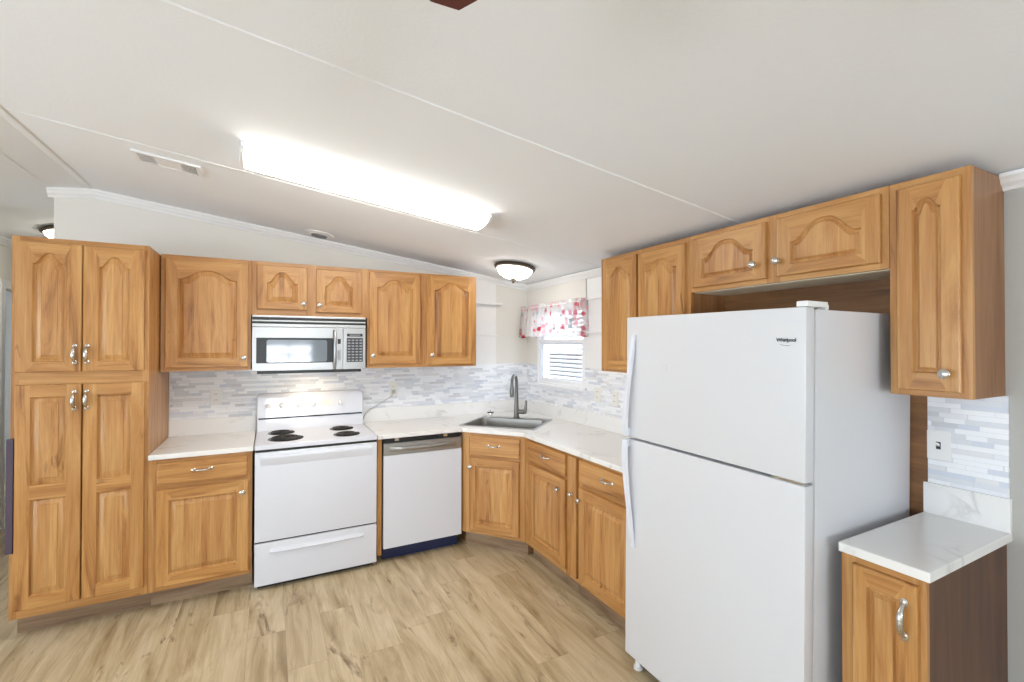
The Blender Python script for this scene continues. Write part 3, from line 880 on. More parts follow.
# full width moulded handle along the door's top
bm = bmesh.new()
prof = [(-.005, .864), (-.015, .860), (-.019, .852), (-.019, .842), (-.016, .830), (-.010, .805), (-.005, .790)]
A = [(.035, y, z) for y, z in prof]; B_ = [(sw - .035, y, z) for y, z in prof]
loops(bm, [[(.050, y * .2 - .003, z) for y, z in prof], A, B_, [(sw - .05, y * .2 - .003, z) for y, z in prof]], close_first=True)
obj('door_handle', bm, ENAMEL, od, smooth=True)
bm = bmesh.new(); box(bm, .003, sw - .003, -.006, .011, .034, .303, 0, .004)
dw_ = obj('storage_drawer', bm, ENAMEL, rg, smooth=True)
bm = bmesh.new()
pts = []
LL = []
for x, k in ((.09, .15), (.13, 1), (.38, 1.15), (.63, 1), (.672, .15)):
    LL.append([(x, -.006 + 0.001, .266), (x, -.006 - .004 * k, .250), (x, -.006 - .014 * k, .240), (x, -.006 - .012 * k, .234), (x, -.006 + .001, .230)])
loops(bm, LL, close_first=True); obj('drawer_grip', bm, ENAMEL, dw_, smooth=True)
# back panel
bm = bmesh.new()
def bgp(y, i=0): return [(x, y, z) for x, z in [(0.0 + i, .926), (sw - i, .926), (sw - i, 1.165)] + [(sw - i - .03 + .03 * math.cos(t), 1.170 + .03 * math.sin(t) - i) for t in [R(a_) for a_ in (0, 30, 60, 90)]] + [(i + .03 - .03 * math.cos(t), 1.170 + .03 * math.sin(t) - i) for t in [R(a_) for a_ in (90, 60, 30, 0)]] + [(i, 1.165)]]
def lean(l, dy): return [(x, y + dy * (z - .926) / .27, z) for x, y, z in l]
loops(bm, [bgp(.625), lean(bgp(.552), .02), lean(bgp(.546, .006), .02)], close_first=True)
bgo = obj('back_panel', bm, ENAMEL, rg, smooth=True)
bm = bmesh.new(); box(bm, .012, sw - .012, .5475, .556, 1.012, 1.022); obj('trim_line', bm, BLACK, bgo)
for kx in (.075, .165, .285, .385, .585):
    bm = bmesh.new()
    lathe(bm, [(0, 0), (.019, 0), (.019, .004), (.015, .006), (.013, .016), (0, .017)], (kx, .556, 1.110), 20, axis='-Y'); box(bm, kx - .003, kx + .003, .530, .545, 1.094, 1.126, 0, .001)
    obj('control_knob', bm, WPLAST, bgo, smooth=True)
bm = bmesh.new(); box(bm, .44, .53, .556, .562, 1.088, 1.135, 0, .001); obj('clock_panel', bm, IVORY, bgo)
for bx, by, r_ in ((-2.188, -.215, .085), (-2.165, -.455, .108), (-1.775, -.235, .083), (-1.773, -.490, .087)):
    cxl, cyl = bx - sx0, by + .636
    bm = bmesh.new(); lathe(bm, [(r_ + .004, .9262), (r_ + .003, .9285), (r_ - .003, .9280), (r_ - .01, .9272), (.02, .9272), (0, .9272)], (cxl, cyl, 0), 36)
    bo = obj('burner', bm, PAN, rg, smooth=True)
    bm = bmesh.new()
    turns = 4 if r_ > .1 else 3
    pts = []
    n_ = turns * 22
    for i in range(n_ + 1):
        t = i / n_; rr = .016 + (r_ - .026) * t; a_ = t * turns * 2 * PI
        pts.append((cxl + rr * math.cos(a_), cyl + rr * math.sin(a_), .9335))
    tube(bm, pts, .0048, 8)
    for a_ in (0, 120, 240):
        tube(bm, [(cxl, cyl, .931), (cxl + math.cos(R(a_)) * r_, cyl + math.sin(R(a_)) * r_, .931)], .003, 6)
    obj('coil', bm, COIL, bo, smooth=True)

# ------------------------------------------------------------------ dishwasher
dwx, dww = -1.547, .604
dw = thing('dishwasher', 'white dishwasher with steel top strip and navy kick plate', 'dishwasher', (dwx, -.636, 0))
bm = bmesh.new(); box(bm, .006, dww - .006, .028, .58, .107, .872, 0); box(bm, .012, dww - .012, .092, .56, .0, .107, 0)
obj('body', bm, BLACK, dw)
bm = bmesh.new(); box(bm, .006, dww - .004, 0, .027, .108, .772, 0, .003); obj('door_panel', bm, ENAMEL, dw)
bm = bmesh.new(); box(bm, .006, dww - .004, 0, .027, .773, .858, 0, .003)
cp = obj('control_strip', bm, STEEL, dw)
bm = bmesh.new()
LL = []
for i in range(15):
    t = -1 + 2 * i / 14; x = dww / 2 + t * .255; k = (1 - abs(t) ** 4)
    zc_ = .818 - .006 * (1 - t * t)
    LL.append([(x, 0, zc_ + .018), (x, -.020 * k - .001, zc_ + .015), (x, -.027 * k - .001, zc_ + .002), (x, -.020 * k - .001, zc_ - .012), (x, 0, zc_ - .016)])
loops(bm, LL, close_first=True); obj('handle', bm, STEEL, cp, smooth=True)
bm = bmesh.new(); box(bm, .006, dww - .004, .010, .06, .868, .884); 
bo = obj('top_rail', bm, BLACK, dw)
for bx in (.10, .47):
    bm = bmesh.new(); box(bm, bx - .016, bx + .016, .004, .03, .872, .8935, 0, .001); lathe(bm, [(0, 0), (.006, 0), (.006, .002), (0, .003)], (bx, .004, .882), 10, axis='-Y')
    obj('mounting_bracket', bm, CHROME, bo)
bm = bmesh.new(); box(bm, .012, dww - .012, .075, .09, .004, .106, 0, .002); obj('kick_plate', bm, NAVY, dw)

# ------------------------------------------------------------------ microwave
mx, mw = -2.374, .752
mv = thing('microwave', 'stainless steel over-the-range microwave under the short wall cabinet', 'microwave', (mx, -.367, 1.366))
Z = lambda z: z - 1.366
bm = bmesh.new(); box(bm, .002, mw - .002, .022, .34, Z(1.388), Z(1.7755), 0, .002); obj('body', bm, STEEL, mv)
bm = bmesh.new(); box(bm, .030, mw - .030, .012, .32, 0.0, Z(1.3875), 0, .004); vb_ = obj('vent_base', bm, BLACK, mv)
# warm cooktop lamp in the microwave's underside
bm = bmesh.new(); box(bm, .30, .46, .10, .17, -.0015, .0005); obj('cooktop_lamp', bm, emis('warm_lamp', (1, .80, .55, 1), 20), vb_)
bm = bmesh.new()
box(bm, 0, mw, .004, .022, Z(1.693), Z(1.772), 1)
for a_, b_ in ((1.760, 1.772), (1.731, 1.741), (1.694, 1.715)): box(bm, 0, mw, -.002, .012, Z(a_), Z(b_), 0, .002)
obj('top_grille', bm, [STEEL, BLACK], mv)
bm = bmesh.new()
dx1 = .588
box(bm, 0, dx1, 0, .021, Z(1.387), Z(1.4405), 0, .002); box(bm, 0, dx1, 0, .021, Z(1.617), Z(1.690), 0, .002)
box(bm, 0, .025, 0, .021, Z(1.4405), Z(1.617), 0); box(bm, .545, dx1, 0, .021, Z(1.4405), Z(1.617), 0)
md = obj('door', bm, STEEL, mv)
bm = bmesh.new(); box(bm, .025, .545, .003, .018, Z(1.4405), Z(1.617)); wn_ = obj('window', bm, BLACK, md)
bm = bmesh.new()
l0 = rrect(.392, .158, .014, 4, .284, Z(1.5245))
loops(bm, [[(x, .003, z) for x, z in l0], [(x, .0015, z) for x, z in l0]]); obj('glass', bm, plain('oven_glass', (0.20, 0.235, 0.27, 1), 0.06, 0.0, Specular_IOR_Level=0.35), wn_)
bm = bmesh.new()
pts = [(.530, -.001, Z(1.398)), (.530, -.030, Z(1.402)), (.530, -.040, Z(1.43)), (.530, -.043, Z(1.53)), (.530, -.040, Z(1.64)), (.530, -.030, Z(1.667)), (.530, -.001, Z(1.672))]
tube(bm, pts, [.010, .011, .012, .012, .012, .011, .010], 12); obj('handle', bm, steel('handle_steel', (.42, .42, .42, 1), .3, 2), md, smooth=True)
for za, zb in ((1.575, 1.612), (1.455, 1.530)):
    bm = bmesh.new(); box(bm, .552, .574, -.002, .002, Z(za), Z(zb), 0, .001); obj('door_sticker', bm, BLACK if za > 1.55 else GREYP, md)
bm = bmesh.new(); box(bm, dx1 + .003, mw, 0, .021, Z(1.387), Z(1.690), 0, .002); cpn = obj('control_panel', bm, STEEL, mv)
bm = bmesh.new(); box(bm, .616, .732, -.002, .001, Z(1.440), Z(1.620)); kp = obj('keypad', bm, plain('keypad_black', (.04, .042, .05, 1), .3), cpn)
bm = bmesh.new()
for i in range(4):
    for j in range(8):
        cx_, cz_ = .632 + i * .028, 1.452 + j * .0215
        box(bm, cx_ - .0095, cx_ + .0095, -.0035, -.0018, Z(cz_ - .005), Z(cz_ + .005), 0)
obj('keys', bm, GREYP, kp)
bm = bmesh.new(); box(bm, .618, .730, -.002, .001, Z(1.631), Z(1.652)); ds = obj('display', bm, BLACK, cpn)
bm = bmesh.new(); box(bm, .635, .713, -.003, -.0018, Z(1.637), Z(1.646)); obj('readout', bm, LCD, ds)

# ------------------------------------------------------------------ fridge (faces -x): local x = world -y
fy0, fw_, fh = -2.240, .852, 1.697
fr = thing('fridge', 'large white top-freezer fridge with two doors', 'fridge', (-.726, fy0, .006), R(-90))
fr.rotation_euler = (0, R(.62), R(-90))
bm = bmesh.new(); box(bm, .004, fw_ - .004, .062, .710, .075, fh - .006, 0, .006); obj('body', bm, FRIDGE, fr, smooth=True)
bm = bmesh.new(); box(bm, .008, fw_ - .008, .048, .062, .085, fh - .012); obj('gasket', bm, GASKET, fr)
def fdoor(z0, z1):
    bm = bmesh.new()
    box(bm, 0, fw_, 0, .047, z0, z1, 0, .010)
    return obj('freezer_door' if z0 > 1 else 'fridge_door', bm, FRIDGE, fr, smooth=True)
fz = fdoor(1.120, fh); fd = fdoor(.070, 1.111)
def fhandle(par, z_end, z_mid, z_far):
    """flat bar: fixed at the far end, bowing out and widening to the door edge at the split"""
    bm = bmesh.new(); LL = []
    for i in range(17):
        t = i / 16
        z = z_far + (z_end - z_far) * t
        s_ = t * t * (3 - 2 * t)
        xc = .055 - .035 * s_
        out = .010 + .026 * math.sin(PI * min(1, t * .60 + .02)) ** 1.0
        if t > .93: out -= (t - .93) / .07 * .006
        wd_ = .011 + .006 * s_
        if t == 0: out = .004
        LL.append([(xc - wd_, -out + .012 if t else 0, z), (xc - wd_ * .75, -out, z), (xc + wd_ * .75, -out, z), (xc + wd_, -out + .012 if t else 0, z)])
    loops(bm, LL, close_first=True)
    for za in (z_far, z_end):
        k = -1 if za == max(z_far, z_end) else 1
        tt = .035 if za == z_end else .02
        xc = .020 if za == z_end else .055
        box(bm, xc - .012, xc + .012, -.030 if za == z_end else -.010, .0005, za, za + k * tt, 0, .003)
    return obj('handle', bm, ENAMEL, par, smooth=True)
fhandle(fz, 1.128, 1.3, 1.610); fhandle(fd, 1.111, .8, .600)
bm = bmesh.new(); box(bm, fw_ - .036, fw_ + .002, .004, .120, fh + .0005, fh + .020, 0, .005); box(bm, fw_ - .034, fw_ - .006, .12, .14, fh - .006, fh + .012, 0, .004); obj('top_hinge_cover', bm, WPLAST, fr, smooth=True)
bm = bmesh.new(); box(bm, fw_ - .115, fw_ - .015, .006, .060, 1.1115, 1.1195, 0, .001); lathe(bm, [(0, 0), (.008, 0), (.008, .012), (0, .012)], (fw_ - .02, .02, 1.109), 12); obj('middle_hinge', bm, NICKEL, fr)
bm = bmesh.new(); box(bm, .03, fw_ - .03, .060, .075, .012, .074, 0, .002); obj('base_grille', bm, GREYP, fr)
for fx_ in (.045, fw_ - .06):
    bm = bmesh.new(); lathe(bm, [(0, 0), (.022, 0), (.022, .010), (.014, .013), (.014, .078), (0, .078)], (fx_, .045, 0), 16); obj('foot', bm, BLACK if fx_ > .3 else WPLAST, fr, smooth=True)
# maker's lettering
cu = bpy.data.curves.new('lettering', 'FONT'); cu.body = 'Whirlpool'; cu.size = .0175; cu.extrude = .0006; cu.align_x = 'CENTER'; cu.align_y = 'CENTER'; cu.space_character = .92; cu.offset = .0004
to = bpy.data.objects.new('lettering', cu); COL.objects.link(to)
dg = bpy.context.evaluated_depsgraph_get(); dg.update()
me = bpy.data.meshes.new_from_object(to.evaluated_get(dg)); bpy.data.objects.remove(to)
lt = bpy.data.objects.new('lettering', me); COL.objects.link(lt); me.materials.clear(); me.materials.append(LOGO)
lt.parent = fz; lt.location = (.786, -.0008, 1.588); lt.rotation_euler = (R(90), 0, 0)
lt['label'] = 'dark grey maker lettering'
bm = bmesh.new()
pts = [(.754 + .066 * t, -.0010, 1.579 - .010 * math.sin(PI * t) * (1 if t < .5 else 1)) for t in [i / 16 for i in range(3, 12)]]
tube(bm, pts, .0007, 6); obj('emblem_swoosh', bm, LOGO, fz)
# faint round mark
bm = bmesh.new()
tube(bm, [(.248 + .011 * math.cos(t), -.0003, 1.468 + .011 * math.sin(t)) for t in [2 * PI * i / 20 for i in range(20)]], .0013, 6, closed=True)
obj('ring_mark', bm, plain('faint_ring', srgb(205, 206, 208), .4), fz)

# ------------------------------------------------------------------ sink and faucet
sk_o = thing('sink', 'stainless steel corner sink set in the white counter', 'sink', (SC_C.x, SC_C.y, ZT), SA)
bm = bmesh.new()
def rl(w_, h_, r_, z, cy=0): return [(x, y, z) for x, y in rrect(w_, h_, r_, 5, 0, cy)]
loops(bm, [rl(.64, .54, .02, .0005), rl(.64, .54, .02, .003), rl(.632, .532, .02, .005), rl(.62, .52, .03, .004), rl(.605, .430, .055, .006, -.038), rl(.592, .416, .052, .001, -.038), rl(.588, .412, .05, -.02, -.038),
           rl(.565, .39, .05, -.15, -.038), rl(.51, .33, .05, -.175, -.032), rl(.45, .27, .05, -.185, -.032), rl(.10, .10, .045, -.19, -.032)])
for f in bm.faces:
    if f.calc_center_median().z > .0025: f.material_index = 1
obj('bowl', bm, [SINKM, STEEL], sk_o, smooth=True)
bm = bmesh.new(); lathe(bm, [(.055, -.1885), (.055, -.186), (.04, -.187), (.02, -.188), (0, -.188)], (0, -.032, 0), 24); obj('drain', bm, CHROME, sk_o, smooth=True)
fb = Vector((-.347, -.417))
fdx = Vector((-.72, -.69)).normalized()
fa = thing('faucet', 'tall brushed nickel pull-down faucet behind the corner sink', 'faucet', (fb.x, fb.y, ZT + .0065), math.atan2(fdx.y, fdx.x))
bm = bmesh.new(); lathe(bm, [(0, 0), (.030, 0), (.030, .006), (.024, .010), (.022, .06), (.020, .10), (.0165, .20), (.0145, .26)], (0, 0, 0), 24)
r_ = .062; pts = [(0, 0, .24), (0, 0, .30)] + [(r_ - r_ * math.cos(t), 0, .312 + r_ * math.sin(t)) for t in [R(a_) for a_ in range(0, 181, 15)]] + [(2 * r_ + .002, 0, .29)]
tube(bm, pts, .0135, 14); obj('spout', bm, FAUC, fa, smooth=True)
bm = bmesh.new(); lathe(bm, [(0, .195), (.017, .195), (.019, .205), (.019, .24), (.015, .29), (.0145, .298), (0, .298)], (2 * r_ + .002, 0, 0), 20); obj('spray_head', bm, FAUC, fa, smooth=True)
bm = bmesh.new(); tube(bm, [(0, .018, .055), (0, .075, .055)], .019, 16); tube(bm, [(0, .074, .045), (0, .082, .085), (0, .088, .155)], [.017, .013, .009], 12); obj('lever', bm, FAUC, fa, smooth=True)
bm = bmesh.new(); lathe(bm, [(0, 0), (.030, 0), (.028, .010), (.022, .020), (.022, .034), (.030, .036), (.030, .046), (.012, .050), (.006, .060), (0, .062)], (0, 0, 0), 24)
for f in bm.faces:
    if .033 < f.calc_center_median().z < .0475: f.material_index = 1
so = obj('sink_stopper', bm, [CHROME, BLACK], loc=(-.525, -.262, ZT + .0065), smooth=True)
tag(so, 'small chrome stopper with black ring at the back left of the sink', 'sink stopper')

# ------------------------------------------------------------------ kitchen window (right wall)
bm = bmesh.new()
def rect_frame(x0, x1, y0, y1, z0, z1, t_):
    box(bm, x0, x1, y0, y1, z0, z0 + t_, 0, .001); box(bm, x0, x1, y0, y1, z1 - t_, z1, 0, .001)
    box(bm, x0, x1, y0, y0 + t_, z0 + t_, z1 - t_, 0, .001); box(bm, x0, x1, y1 - t_, y1, z0 + t_, z1 - t_, 0, .001)
# casing lining + sill
rect_frame(-.004, .12, WY0, WY1, WZ0, WZ1, .022)
w1 = struct('window_1', bm, VINYL)
bm = bmesh.new(); box(bm, -.030, .03, WY0 - .012, WY1 + .012, WZ0 - .016, WZ0 + .006, 0, .003); obj('window_sill', bm, VINYL, w1)
ya_, yb_ = WY0 + .022, WY1 - .022
for nm, z0, z1, x0, x1 in (('lower_sash', WZ0 + .022, 1.62, .006, .030), ('upper_sash', 1.578, WZ1 - .022, .032, .056)):
    bm = bmesh.new(); rect_frame(x0, x1, ya_, yb_, z0, z1, .035); so_ = obj(nm, bm, VINYL, w1)
    gm, gnt, gb = mat('pane_' + nm); gb.inputs['Transmission Weight'].default_value = 1; gb.inputs['Roughness'].default_value = 0; gb.inputs['IOR'].default_value = 1.01
    bm = bmesh.new(); box(bm, (x0 + x1) / 2 - .002, (x0 + x1) / 2 + .002, ya_ + .035, yb_ - .035, z0 + .035, z1 - .035); obj('glass', bm, gm, so_)
# blind
bl = thing('window_blind', 'white slatted blind in the kitchen window', 'blind', (.084, (WY0 + WY1) / 2, WZ0 + .022))
hb = (yb_ - ya_) / 2 - .012
zt_ = WZ1 - .024 - (WZ0 + .022)
bm = bmesh.new(); box(bm, -.020, .020, -hb, hb, zt_ - .042, zt_ - .002, 0, .002); obj('head_rail', bm, VINYL, bl)
bm = bmesh.new()
ns = 17
for i in range(ns):
    zz = .045 + (zt_ - .10) * i / (ns - 1)
    a_ = R(30)
    c_, s_ = math.cos(a_) * .021, math.sin(a_) * .021
    hexa(bm, [(-c_, -hb, zz - s_), (c_, -hb, zz + s_), (c_, hb, zz + s_), (-c_, hb, zz - s_), (-c_, -hb, zz - s_ + .0025), (c_, -hb, zz + s_ + .0025), (c_, hb, zz + s_ + .0025), (-c_, hb, zz - s_ + .0025)])
bm2 = bm
slm, snt, sb_ = mat('slat_vinyl'); sb_.inputs['Base Color'].default_value = srgb(246, 247, 250); sb_.inputs['Roughness'].default_value = .45
tr = snt.nodes.new('ShaderNodeBsdfTranslucent'); tr.inputs[0].default_value = (.9, .92, 1, 1); ms = snt.nodes.new('ShaderNodeMixShader'); ms.inputs[0].default_value = .4
snt.links.new(sb_.outputs[0], ms.inputs[1]); snt.links.new(tr.outputs[0], ms.inputs[2]); snt.links.new(ms.outputs[0], snt.nodes['Material Output'].inputs['Surface'])
obj('slats', bm2, slm, bl)
bm = bmesh.new(); box(bm, -.018, .018, -hb, hb, .004, .020, 0, .002); obj('bottom_rail', bm, VINYL, bl)
for yy in (-.22, 0, .22):
    bm = bmesh.new()
    box(bm, -.0245, -.0235, yy - .0015, yy + .0015, .015, zt_ - .03)
    obj('ladder_tape', bm, VINYL, bl)
# outdoors: pale ground and a hedge-like bank seen between slats
bm = bmesh.new(); box(bm, .5, 12, -8, 8, -.5, -.4)
gr = obj('ground_outside', bm, plain('pale_ground', srgb(190, 190, 180), .9)); gr['kind'] = 'structure'
bm = bmesh.new(); box(bm, 4.0, 4.1, -6, 6, -.4, 1.32)
for i in range(40): box(bm, 3.97, 4.0, -6 + i * .3, -5.72 + i * .3, -.4, 1.36)
tag(obj('outside_fence', bm, plain('weathered_board', srgb(88, 80, 68), .9)), 'pale board fence outside the kitchen window', 'fence')

# valance with flower print on a rod
vm, vnt, vb = mat('flower_print_voile'); VL = vnt.links
tc = vnt.nodes.new('ShaderNodeTexCoord'); mpv = vnt.nodes.new('ShaderNodeMapping'); mpv.inputs['Scale'].default_value = (1, 1, 1); VL.new(tc.outputs['UV'], mpv.inputs[0])
nzv = N(vnt, 'ShaderNodeTexNoise', Scale=38.0, Detail=3.0); VL.new(mpv.outputs[0], nzv.inputs['Vector'])
vo = N(vnt, 'ShaderNodeTexVoronoi', Scale=17.0); VL.new(mpv.outputs[0], vo.inputs['Vector'])
dm = N(vnt, 'ShaderNodeMath', operation='MULTIPLY_ADD'); VL.new(nzv.outputs['Fac'], dm.inputs[0]); dm.inputs[1].default_value = .55; VL.new(vo.outputs['Distance'], dm.inputs[2])
fl_ = ramp(vnt, [(.0, (1, 1, 1, 1)), (.54, (1, 1, 1, 1)), (.74, (0, 0, 0, 1))]); VL.new(dm.outputs[0], fl_.inputs['Fac'])
pk = ramp(vnt, [(0, srgb(228, 126, 140)), (.20, srgb(242, 186, 198)), (.48, srgb(178, 184, 182)), (.66, srgb(244, 205, 212)), (.88, srgb(212, 76, 88))]); pk.color_ramp.interpolation = 'CONSTANT'
spv = vnt.nodes.new('ShaderNodeSeparateColor'); VL.new(vo.outputs['Color'], spv.inputs[0]); VL.new(spv.outputs[0], pk.inputs['Fac'])
mv_ = vnt.nodes.new('ShaderNodeMix'); mv_.data_type = 'RGBA'; VL.new(fl_.outputs[0], mv_.inputs['Factor']); mv_.inputs['A'].default_value = srgb(251, 250, 249); VL.new(pk.outputs[0], mv_.inputs['B'])
VL.new(mv_.outputs['Result'], vb.inputs['Base Color']); vb.inputs['Roughness'].default_value = .9
trv = vnt.nodes.new('ShaderNodeBsdfTranslucent'); VL.new(mv_.outputs['Result'], trv.inputs[0])
mA = vnt.nodes.new('ShaderNodeMixShader'); mA.inputs[0].default_value = .6; VL.new(vb.outputs[0], mA.inputs[1]); VL.new(trv.outputs[0], mA.inputs[2])
tp = vnt.nodes.new('ShaderNodeBsdfTransparent'); mB = vnt.nodes.new('ShaderNodeMixShader')
fm = N(vnt, 'ShaderNodeMath', operation='MULTIPLY_ADD'); VL.new(fl_.outputs[0], fm.inputs[0]); fm.inputs[1].default_value = -.25; fm.inputs[2].default_value = .42
VL.new(fm.outputs[0], mB.inputs[0]); VL.new(mA.outputs[0], mB.inputs[1]); VL.new(tp.outputs[0], mB.inputs[2]); VL.new(mB.outputs[0], vnt.nodes['Material Output'].inputs['Surface'])
bm = bmesh.new(); uvl = bm.loops.layers.uv.new('UVMap')
path = []
NP = 150
y_l, y_r, xo = -.045, -1.005, -.085
for i in range(9): path.append((-.012 + (xo + .012) * i / 8, y_l, i / 8 * .08))
for i in range(1, NP): path.append((xo, y_l + (y_r - y_l) * i / NP, .08 + (y_l - y_r) * i / NP * 1.3))
for i in range(9): path.append((xo + (-.012 - xo) * i / 8, y_r, .08 + (y_l - y_r) * 1.3 + i / 8 * .08))
NZ = 14
grid = []
for i, (x, y, s_) in enumerate(path):
    col_ = []
    for j in range(NZ + 1):
        t = j / NZ
        z = 1.945 - .305 * t
        amp = .004 + .013 * t ** .8
        if j == 1: amp = .002
        wv = math.sin(s_ * 62 + 1.5 * math.sin(s_ * 9)) + .4 * math.sin(s_ * 131 + 1)
        side = 1 if 8 <= i < len(path) - 9 else 0
        z += .008 * math.sin(s_ * 31) * t
        v = bm.verts.new((x + (amp * wv if side else 0) - .012 * t * (1 if side else i / 8 if i < 8 else 0), y + (0 if side else amp * wv * .6) + (.03 * t * (1 if i < 60 else 0) * max(0, 1 - i / 60)), z))
        col_.append((v, s_, z))
    grid.append(col_)
for a_, b_ in zip(grid, grid[1:]):
    for j in range(NZ):
        q = [a_[j], b_[j], b_[j + 1], a_[j + 1]]
        f = bm.faces.new([e[0] for e in q])
        for lp, e in zip(f.loops, q): lp[uvl].uv = (e[1], e[2])
va = obj('valance', bm, vm, smooth='all')
sm = va.modifiers.new('cloth', 'SOLIDIFY'); sm.thickness = .0008
tag(va, 'sheer white valance with red and pink flowers over the kitchen window', 'valance')
rod = thing('curtain_rod', 'thin curtain rod carrying the flowered valance', 'curtain rod', (-.085, -.525, 1.918))
bm = bmesh.new(); tube(bm, [(0, -.470, 0), (0, .470, 0)], .004, 10); obj('rod', bm, WPLAST, rod, smooth=True)
for s_ in (-.466, .466):
    bm = bmesh.new(); box(bm, 0, .072, s_ - .004, s_ + .004, -.006, .006, 0, .001); box(bm, .068, .0725, s_ - .012, s_ + .012, -.03, .03, 0, .001); obj('bracket', bm, NICKEL, rod)
# conduit line and hook right of the window
bm = bmesh.new(); tube(bm, [(-.018, -.985, 2.10), (-.018, -.985, 1.935)], .004, 8); tube(bm, [(-.018, -.985, 1.938), (-.022, -.985, 1.925), (-.022, -.985, 1.905), (-.018, -.985, 1.895)], .009, 10)
tag(obj('hanging_cord', bm, plain('pale_cord', srgb(190, 188, 184), .5), smooth=True), 'thin pale cord hanging on the wall at the right of the valance', 'cord')

# ------------------------------------------------------------------ outlets and switch
def outlet(label, loc, rotz, kind='outlet', m=IVORY):
    t = thing('outlet' if kind == 'outlet' else 'light_switch', label, 'outlet' if kind == 'outlet' else 'switch', loc, rotz, None)
    w_, h_ = (.072, .116) if kind == 'outlet' else (.070, .114)
    bm = bmesh.new()
    l_ = rrect(w_, h_, .006, 3); l2 = rrect(w_ - .006, h_ - .006, .004, 3)
    loops(bm, [[(x, -.0062, z) for x, z in l_], [(x, -.010, z) for x, z in l_], [(x, -.012, z) for x, z in l2]], close_first=True)
    obj('cover_plate', bm, m, t)
    if kind == 'outlet':
        for s_ in (-1, 1):
            bm = bmesh.new(); l_ = rrect(.034, .030, .012, 4, 0, s_ * .021)
            loops(bm, [[(x, -.0118, z) for x, z in l_], [(x, -.014, z) for x, z in l_]], close_first=True)
            for xx in (-.006, .006): box(bm, xx - .0012, xx + .0012, -.0145, -.0138, s_ * .021 - .003, s_ * .021 + .007, 1)
            obj('socket', bm, [m, BLACK], t)
    else:
        bm = bmesh.new(); box(bm, -.007, .007, -.0128, -.0118, -.014, .014, 1); hexa(bm, [(-.004, -.0128, -.003), (.004, -.0128, -.003), (.004, -.0128, .006), (-.004, -.0128, .006), (-.003, -.026, .006), (.003, -.026, .006), (.003, -.024, .012), (-.003, -.024, .012)], 0)
        obj('toggle', bm, [m, BLACK], t)
    return t
outlet('white outlet on the mosaic left of the range', (-2.612, 0, 1.187), 0, m=WPLAST)
outlet('ivory outlet on the mosaic right of the range with a cord plugged in', (-1.327, 0, 1.190), 0)
outlet('ivory outlet right of the kitchen window, nearer the window', (0, -1.120, 1.184), R(-90))
outlet('ivory outlet right of the kitchen window, nearer the fridge', (0, -1.322, 1.172), R(-90))
outlet('white light switch on the mosaic above the small counter', (0, -3.186, 1.187), R(-90), 'switch', WPLAST)
bm = bmesh.new()
box(bm, -1.340, -1.314, -.036, -.0155, 1.155, 1.185, 0, .003)
tube(bm, [(-1.327, -.034, 1.160), (-1.345, -.040, 1.135), (-1.43, -.034, 1.085), (-1.52, -.032, 1.035), (-1.565, -.032, .995), (-1.580, -.032, .955), (-1.582, -.030, .9285)], .0035, 8)
tag(obj('power_cord', bm, plain('cord_grey', srgb(176, 176, 174), .5), smooth=True), 'pale power cord running from the outlet down behind the range', 'cord')

# ------------------------------------------------------------------ ceiling things
def on_ceiling(name, label, cat, x, y, group=None):
    t = thing(name, label, cat, (x, y, zc(x)), 0, group)
    t.rotation_euler = (0, math.atan(SL) if x > RX else -math.atan(SL), 0)
    return t
# fluorescent wraparound
fl = on_ceiling('ceiling_light', 'long white lit fluorescent ceiling light', 'ceiling light', -1.772, -1.535)
hl_, hw_ = .615, .116
bm = bmesh.new(); box(bm, -hl_ + .01, hl_ - .01, -hw_ + .01, hw_ - .01, -.022, -.0005, 0, .002); obj('base', bm, WPLAST, fl)
pr_ = [(-hw_, -.012), (-hw_, -.030), (-hw_ + .018, -.052), (-hw_ + .05, -.066), (0, -.072), (hw_ - .05, -.066), (hw_ - .018, -.052), (hw_, -.030), (hw_, -.012)]
bm = bmesh.new(); loops(bm, [[(-hl_ + .015, y, z) for y, z in pr_], [(hl_ - .015, y, z) for y, z in pr_]], close_first=True); obj('lens', bm, TUBE, fl, smooth=True)
for s_ in (-1, 1):
    bm = bmesh.new(); x0 = s_ * (hl_ - .0145)
    loops(bm, [[(x0, y * 1.02, z * 1.02) for y, z in pr_], [(s_ * hl_, y * 1.02, z * 1.02) for y, z in pr_], [(s_ * (hl_ + .003), y * .9, z * .92) for y, z in pr_]], close_first=True); obj('end_cap', bm, WPLAST, fl)
# dome lights
def dome(label, x, y):
    t = on_ceiling('dome_light', label, 'ceiling light', x, y)
    bm = bmesh.new(); lathe(bm, [(0, -.0005), (.150, -.0005), (.168, -.010), (.172, -.022), (.165, -.032), (.150, -.036), (.148, -.028), (0, -.028)], (0, 0, 0), 36); obj('rim', bm, BRONZE, t, smooth=True)
    bm = bmesh.new(); lathe(bm, [(.147, -.032), (.140, -.055), (.118, -.082), (.080, -.102), (.035, -.112), (0, -.114)], (0, 0, 0), 36); obj('glass_bowl', bm, BOWLM, t, smooth=True)
    bm = bmesh.new(); lathe(bm, [(0, -.1135), (.022, -.1125), (.024, -.119), (.013, -.126), (.014, -.135), (.005, -.148), (0, -.150)], (0, 0, 0), 18); obj('finial', bm, BRONZE, t, smooth=True)
dome('lit dome ceiling light with bronze rim near the corner window', -.480, -.640)
dome('lit dome ceiling light with bronze rim in the hallway', -3.765, 1.13)
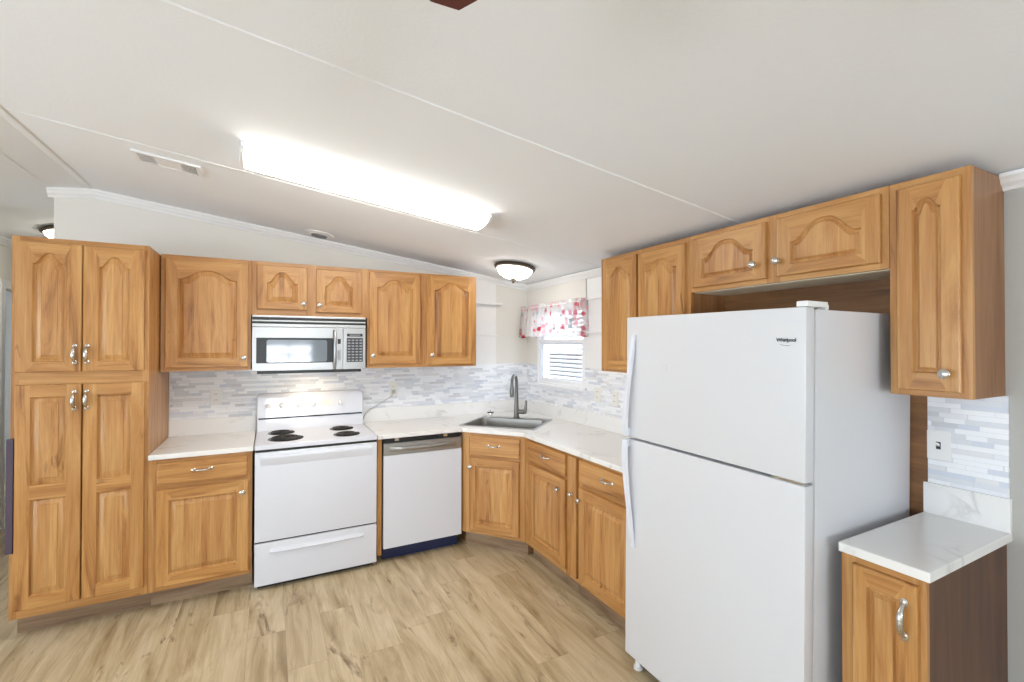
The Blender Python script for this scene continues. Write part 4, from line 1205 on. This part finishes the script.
# vents
vt = on_ceiling('air_vent', 'rectangular white ceiling air vent at the left', 'vent', -2.735, -1.035)
bm = bmesh.new(); box(bm, -.138, .138, -.070, .070, -.003, -.0005, 1)
for y0, y1 in ((-.080, -.060), (.060, .080)): box(bm, -.146, .146, y0, y1, -.012, -.0005, 0, .002)
for x0, x1 in ((-.146, -.126), (.126, .146)): box(bm, x0, x1, -.060, .060, -.012, -.0005, 0, .002)
box(bm, -.055, .055, -.062, .062, -.010, -.003, 0)
obj('frame', bm, [WPLAST, BLACK], vt)
bm = bmesh.new()
for i in range(8):
    for sgn in (-1, 1):
        xx = sgn * (.060 + i * .0090)
        box(bm, xx - .0018, xx + .0018, -.062, .062, -.011, -.004)
obj('louvres', bm, WPLAST, vt)
vr_ = on_ceiling('air_vent', 'small round ceiling air vent over the wall cabinets', 'vent', -1.935, -.195)
bm = bmesh.new(); lathe(bm, [(.060, -.0005), (.105, -.0005), (.105, -.006), (.060, -.014), (.060, -.0005)], (0, 0, 0), 32)
lathe(bm, [(.0, -.001), (.062, -.001)], (0, 0, 0), 32, mi=1)
obj('frame', bm, [WPLAST, BLACK], vr_, smooth=True)
bm = bmesh.new()
for rr in (.012, .027, .042, .056): lathe(bm, [(rr - .004, -.003), (rr - .004, -.016), (rr + .001, -.018), (rr + .001, -.003)], (0, 0, 0), 24)
obj('louvres', bm, GREYP, vr_, smooth=True)
# ceiling fan, only a blade tip reaches into view
fx, fy, fz_ = -2.005, -3.830, 2.205
fan = thing('ceiling_fan', 'ceiling fan with dark maroon blades, one tip showing at the top edge', 'ceiling fan', (fx, fy, fz_))
bm = bmesh.new(); lathe(bm, [(0, zc(fx) - fz_ - .002), (.07, zc(fx) - fz_ - .012), (.07, .17), (.02, .14), (.018, .06), (.09, .05), (.105, .02), (.105, -.03), (.07, -.055), (0, -.06)], (0, 0, 0), 32); obj('motor', bm, BRONZE, fan, smooth=True)
for k in range(5):
    a_ = R(90 + 72 * k)
    bm = bmesh.new()
    pl = [(.10, -.02), (.17, -.022), (.20, -.055), (.60, -.070), (.645, -.05), (.658, 0), (.645, .05), (.60, .070), (.20, .055), (.17, .022), (.10, .02)]
    prism(bm, pl, -.003, .004)
    bmesh.ops.rotate(bm, verts=bm.verts, cent=(0, 0, 0), matrix=Matrix.Rotation(R(9), 3, 'X'))
    obj('blade', bm, MAROON, fan, rotz=a_)
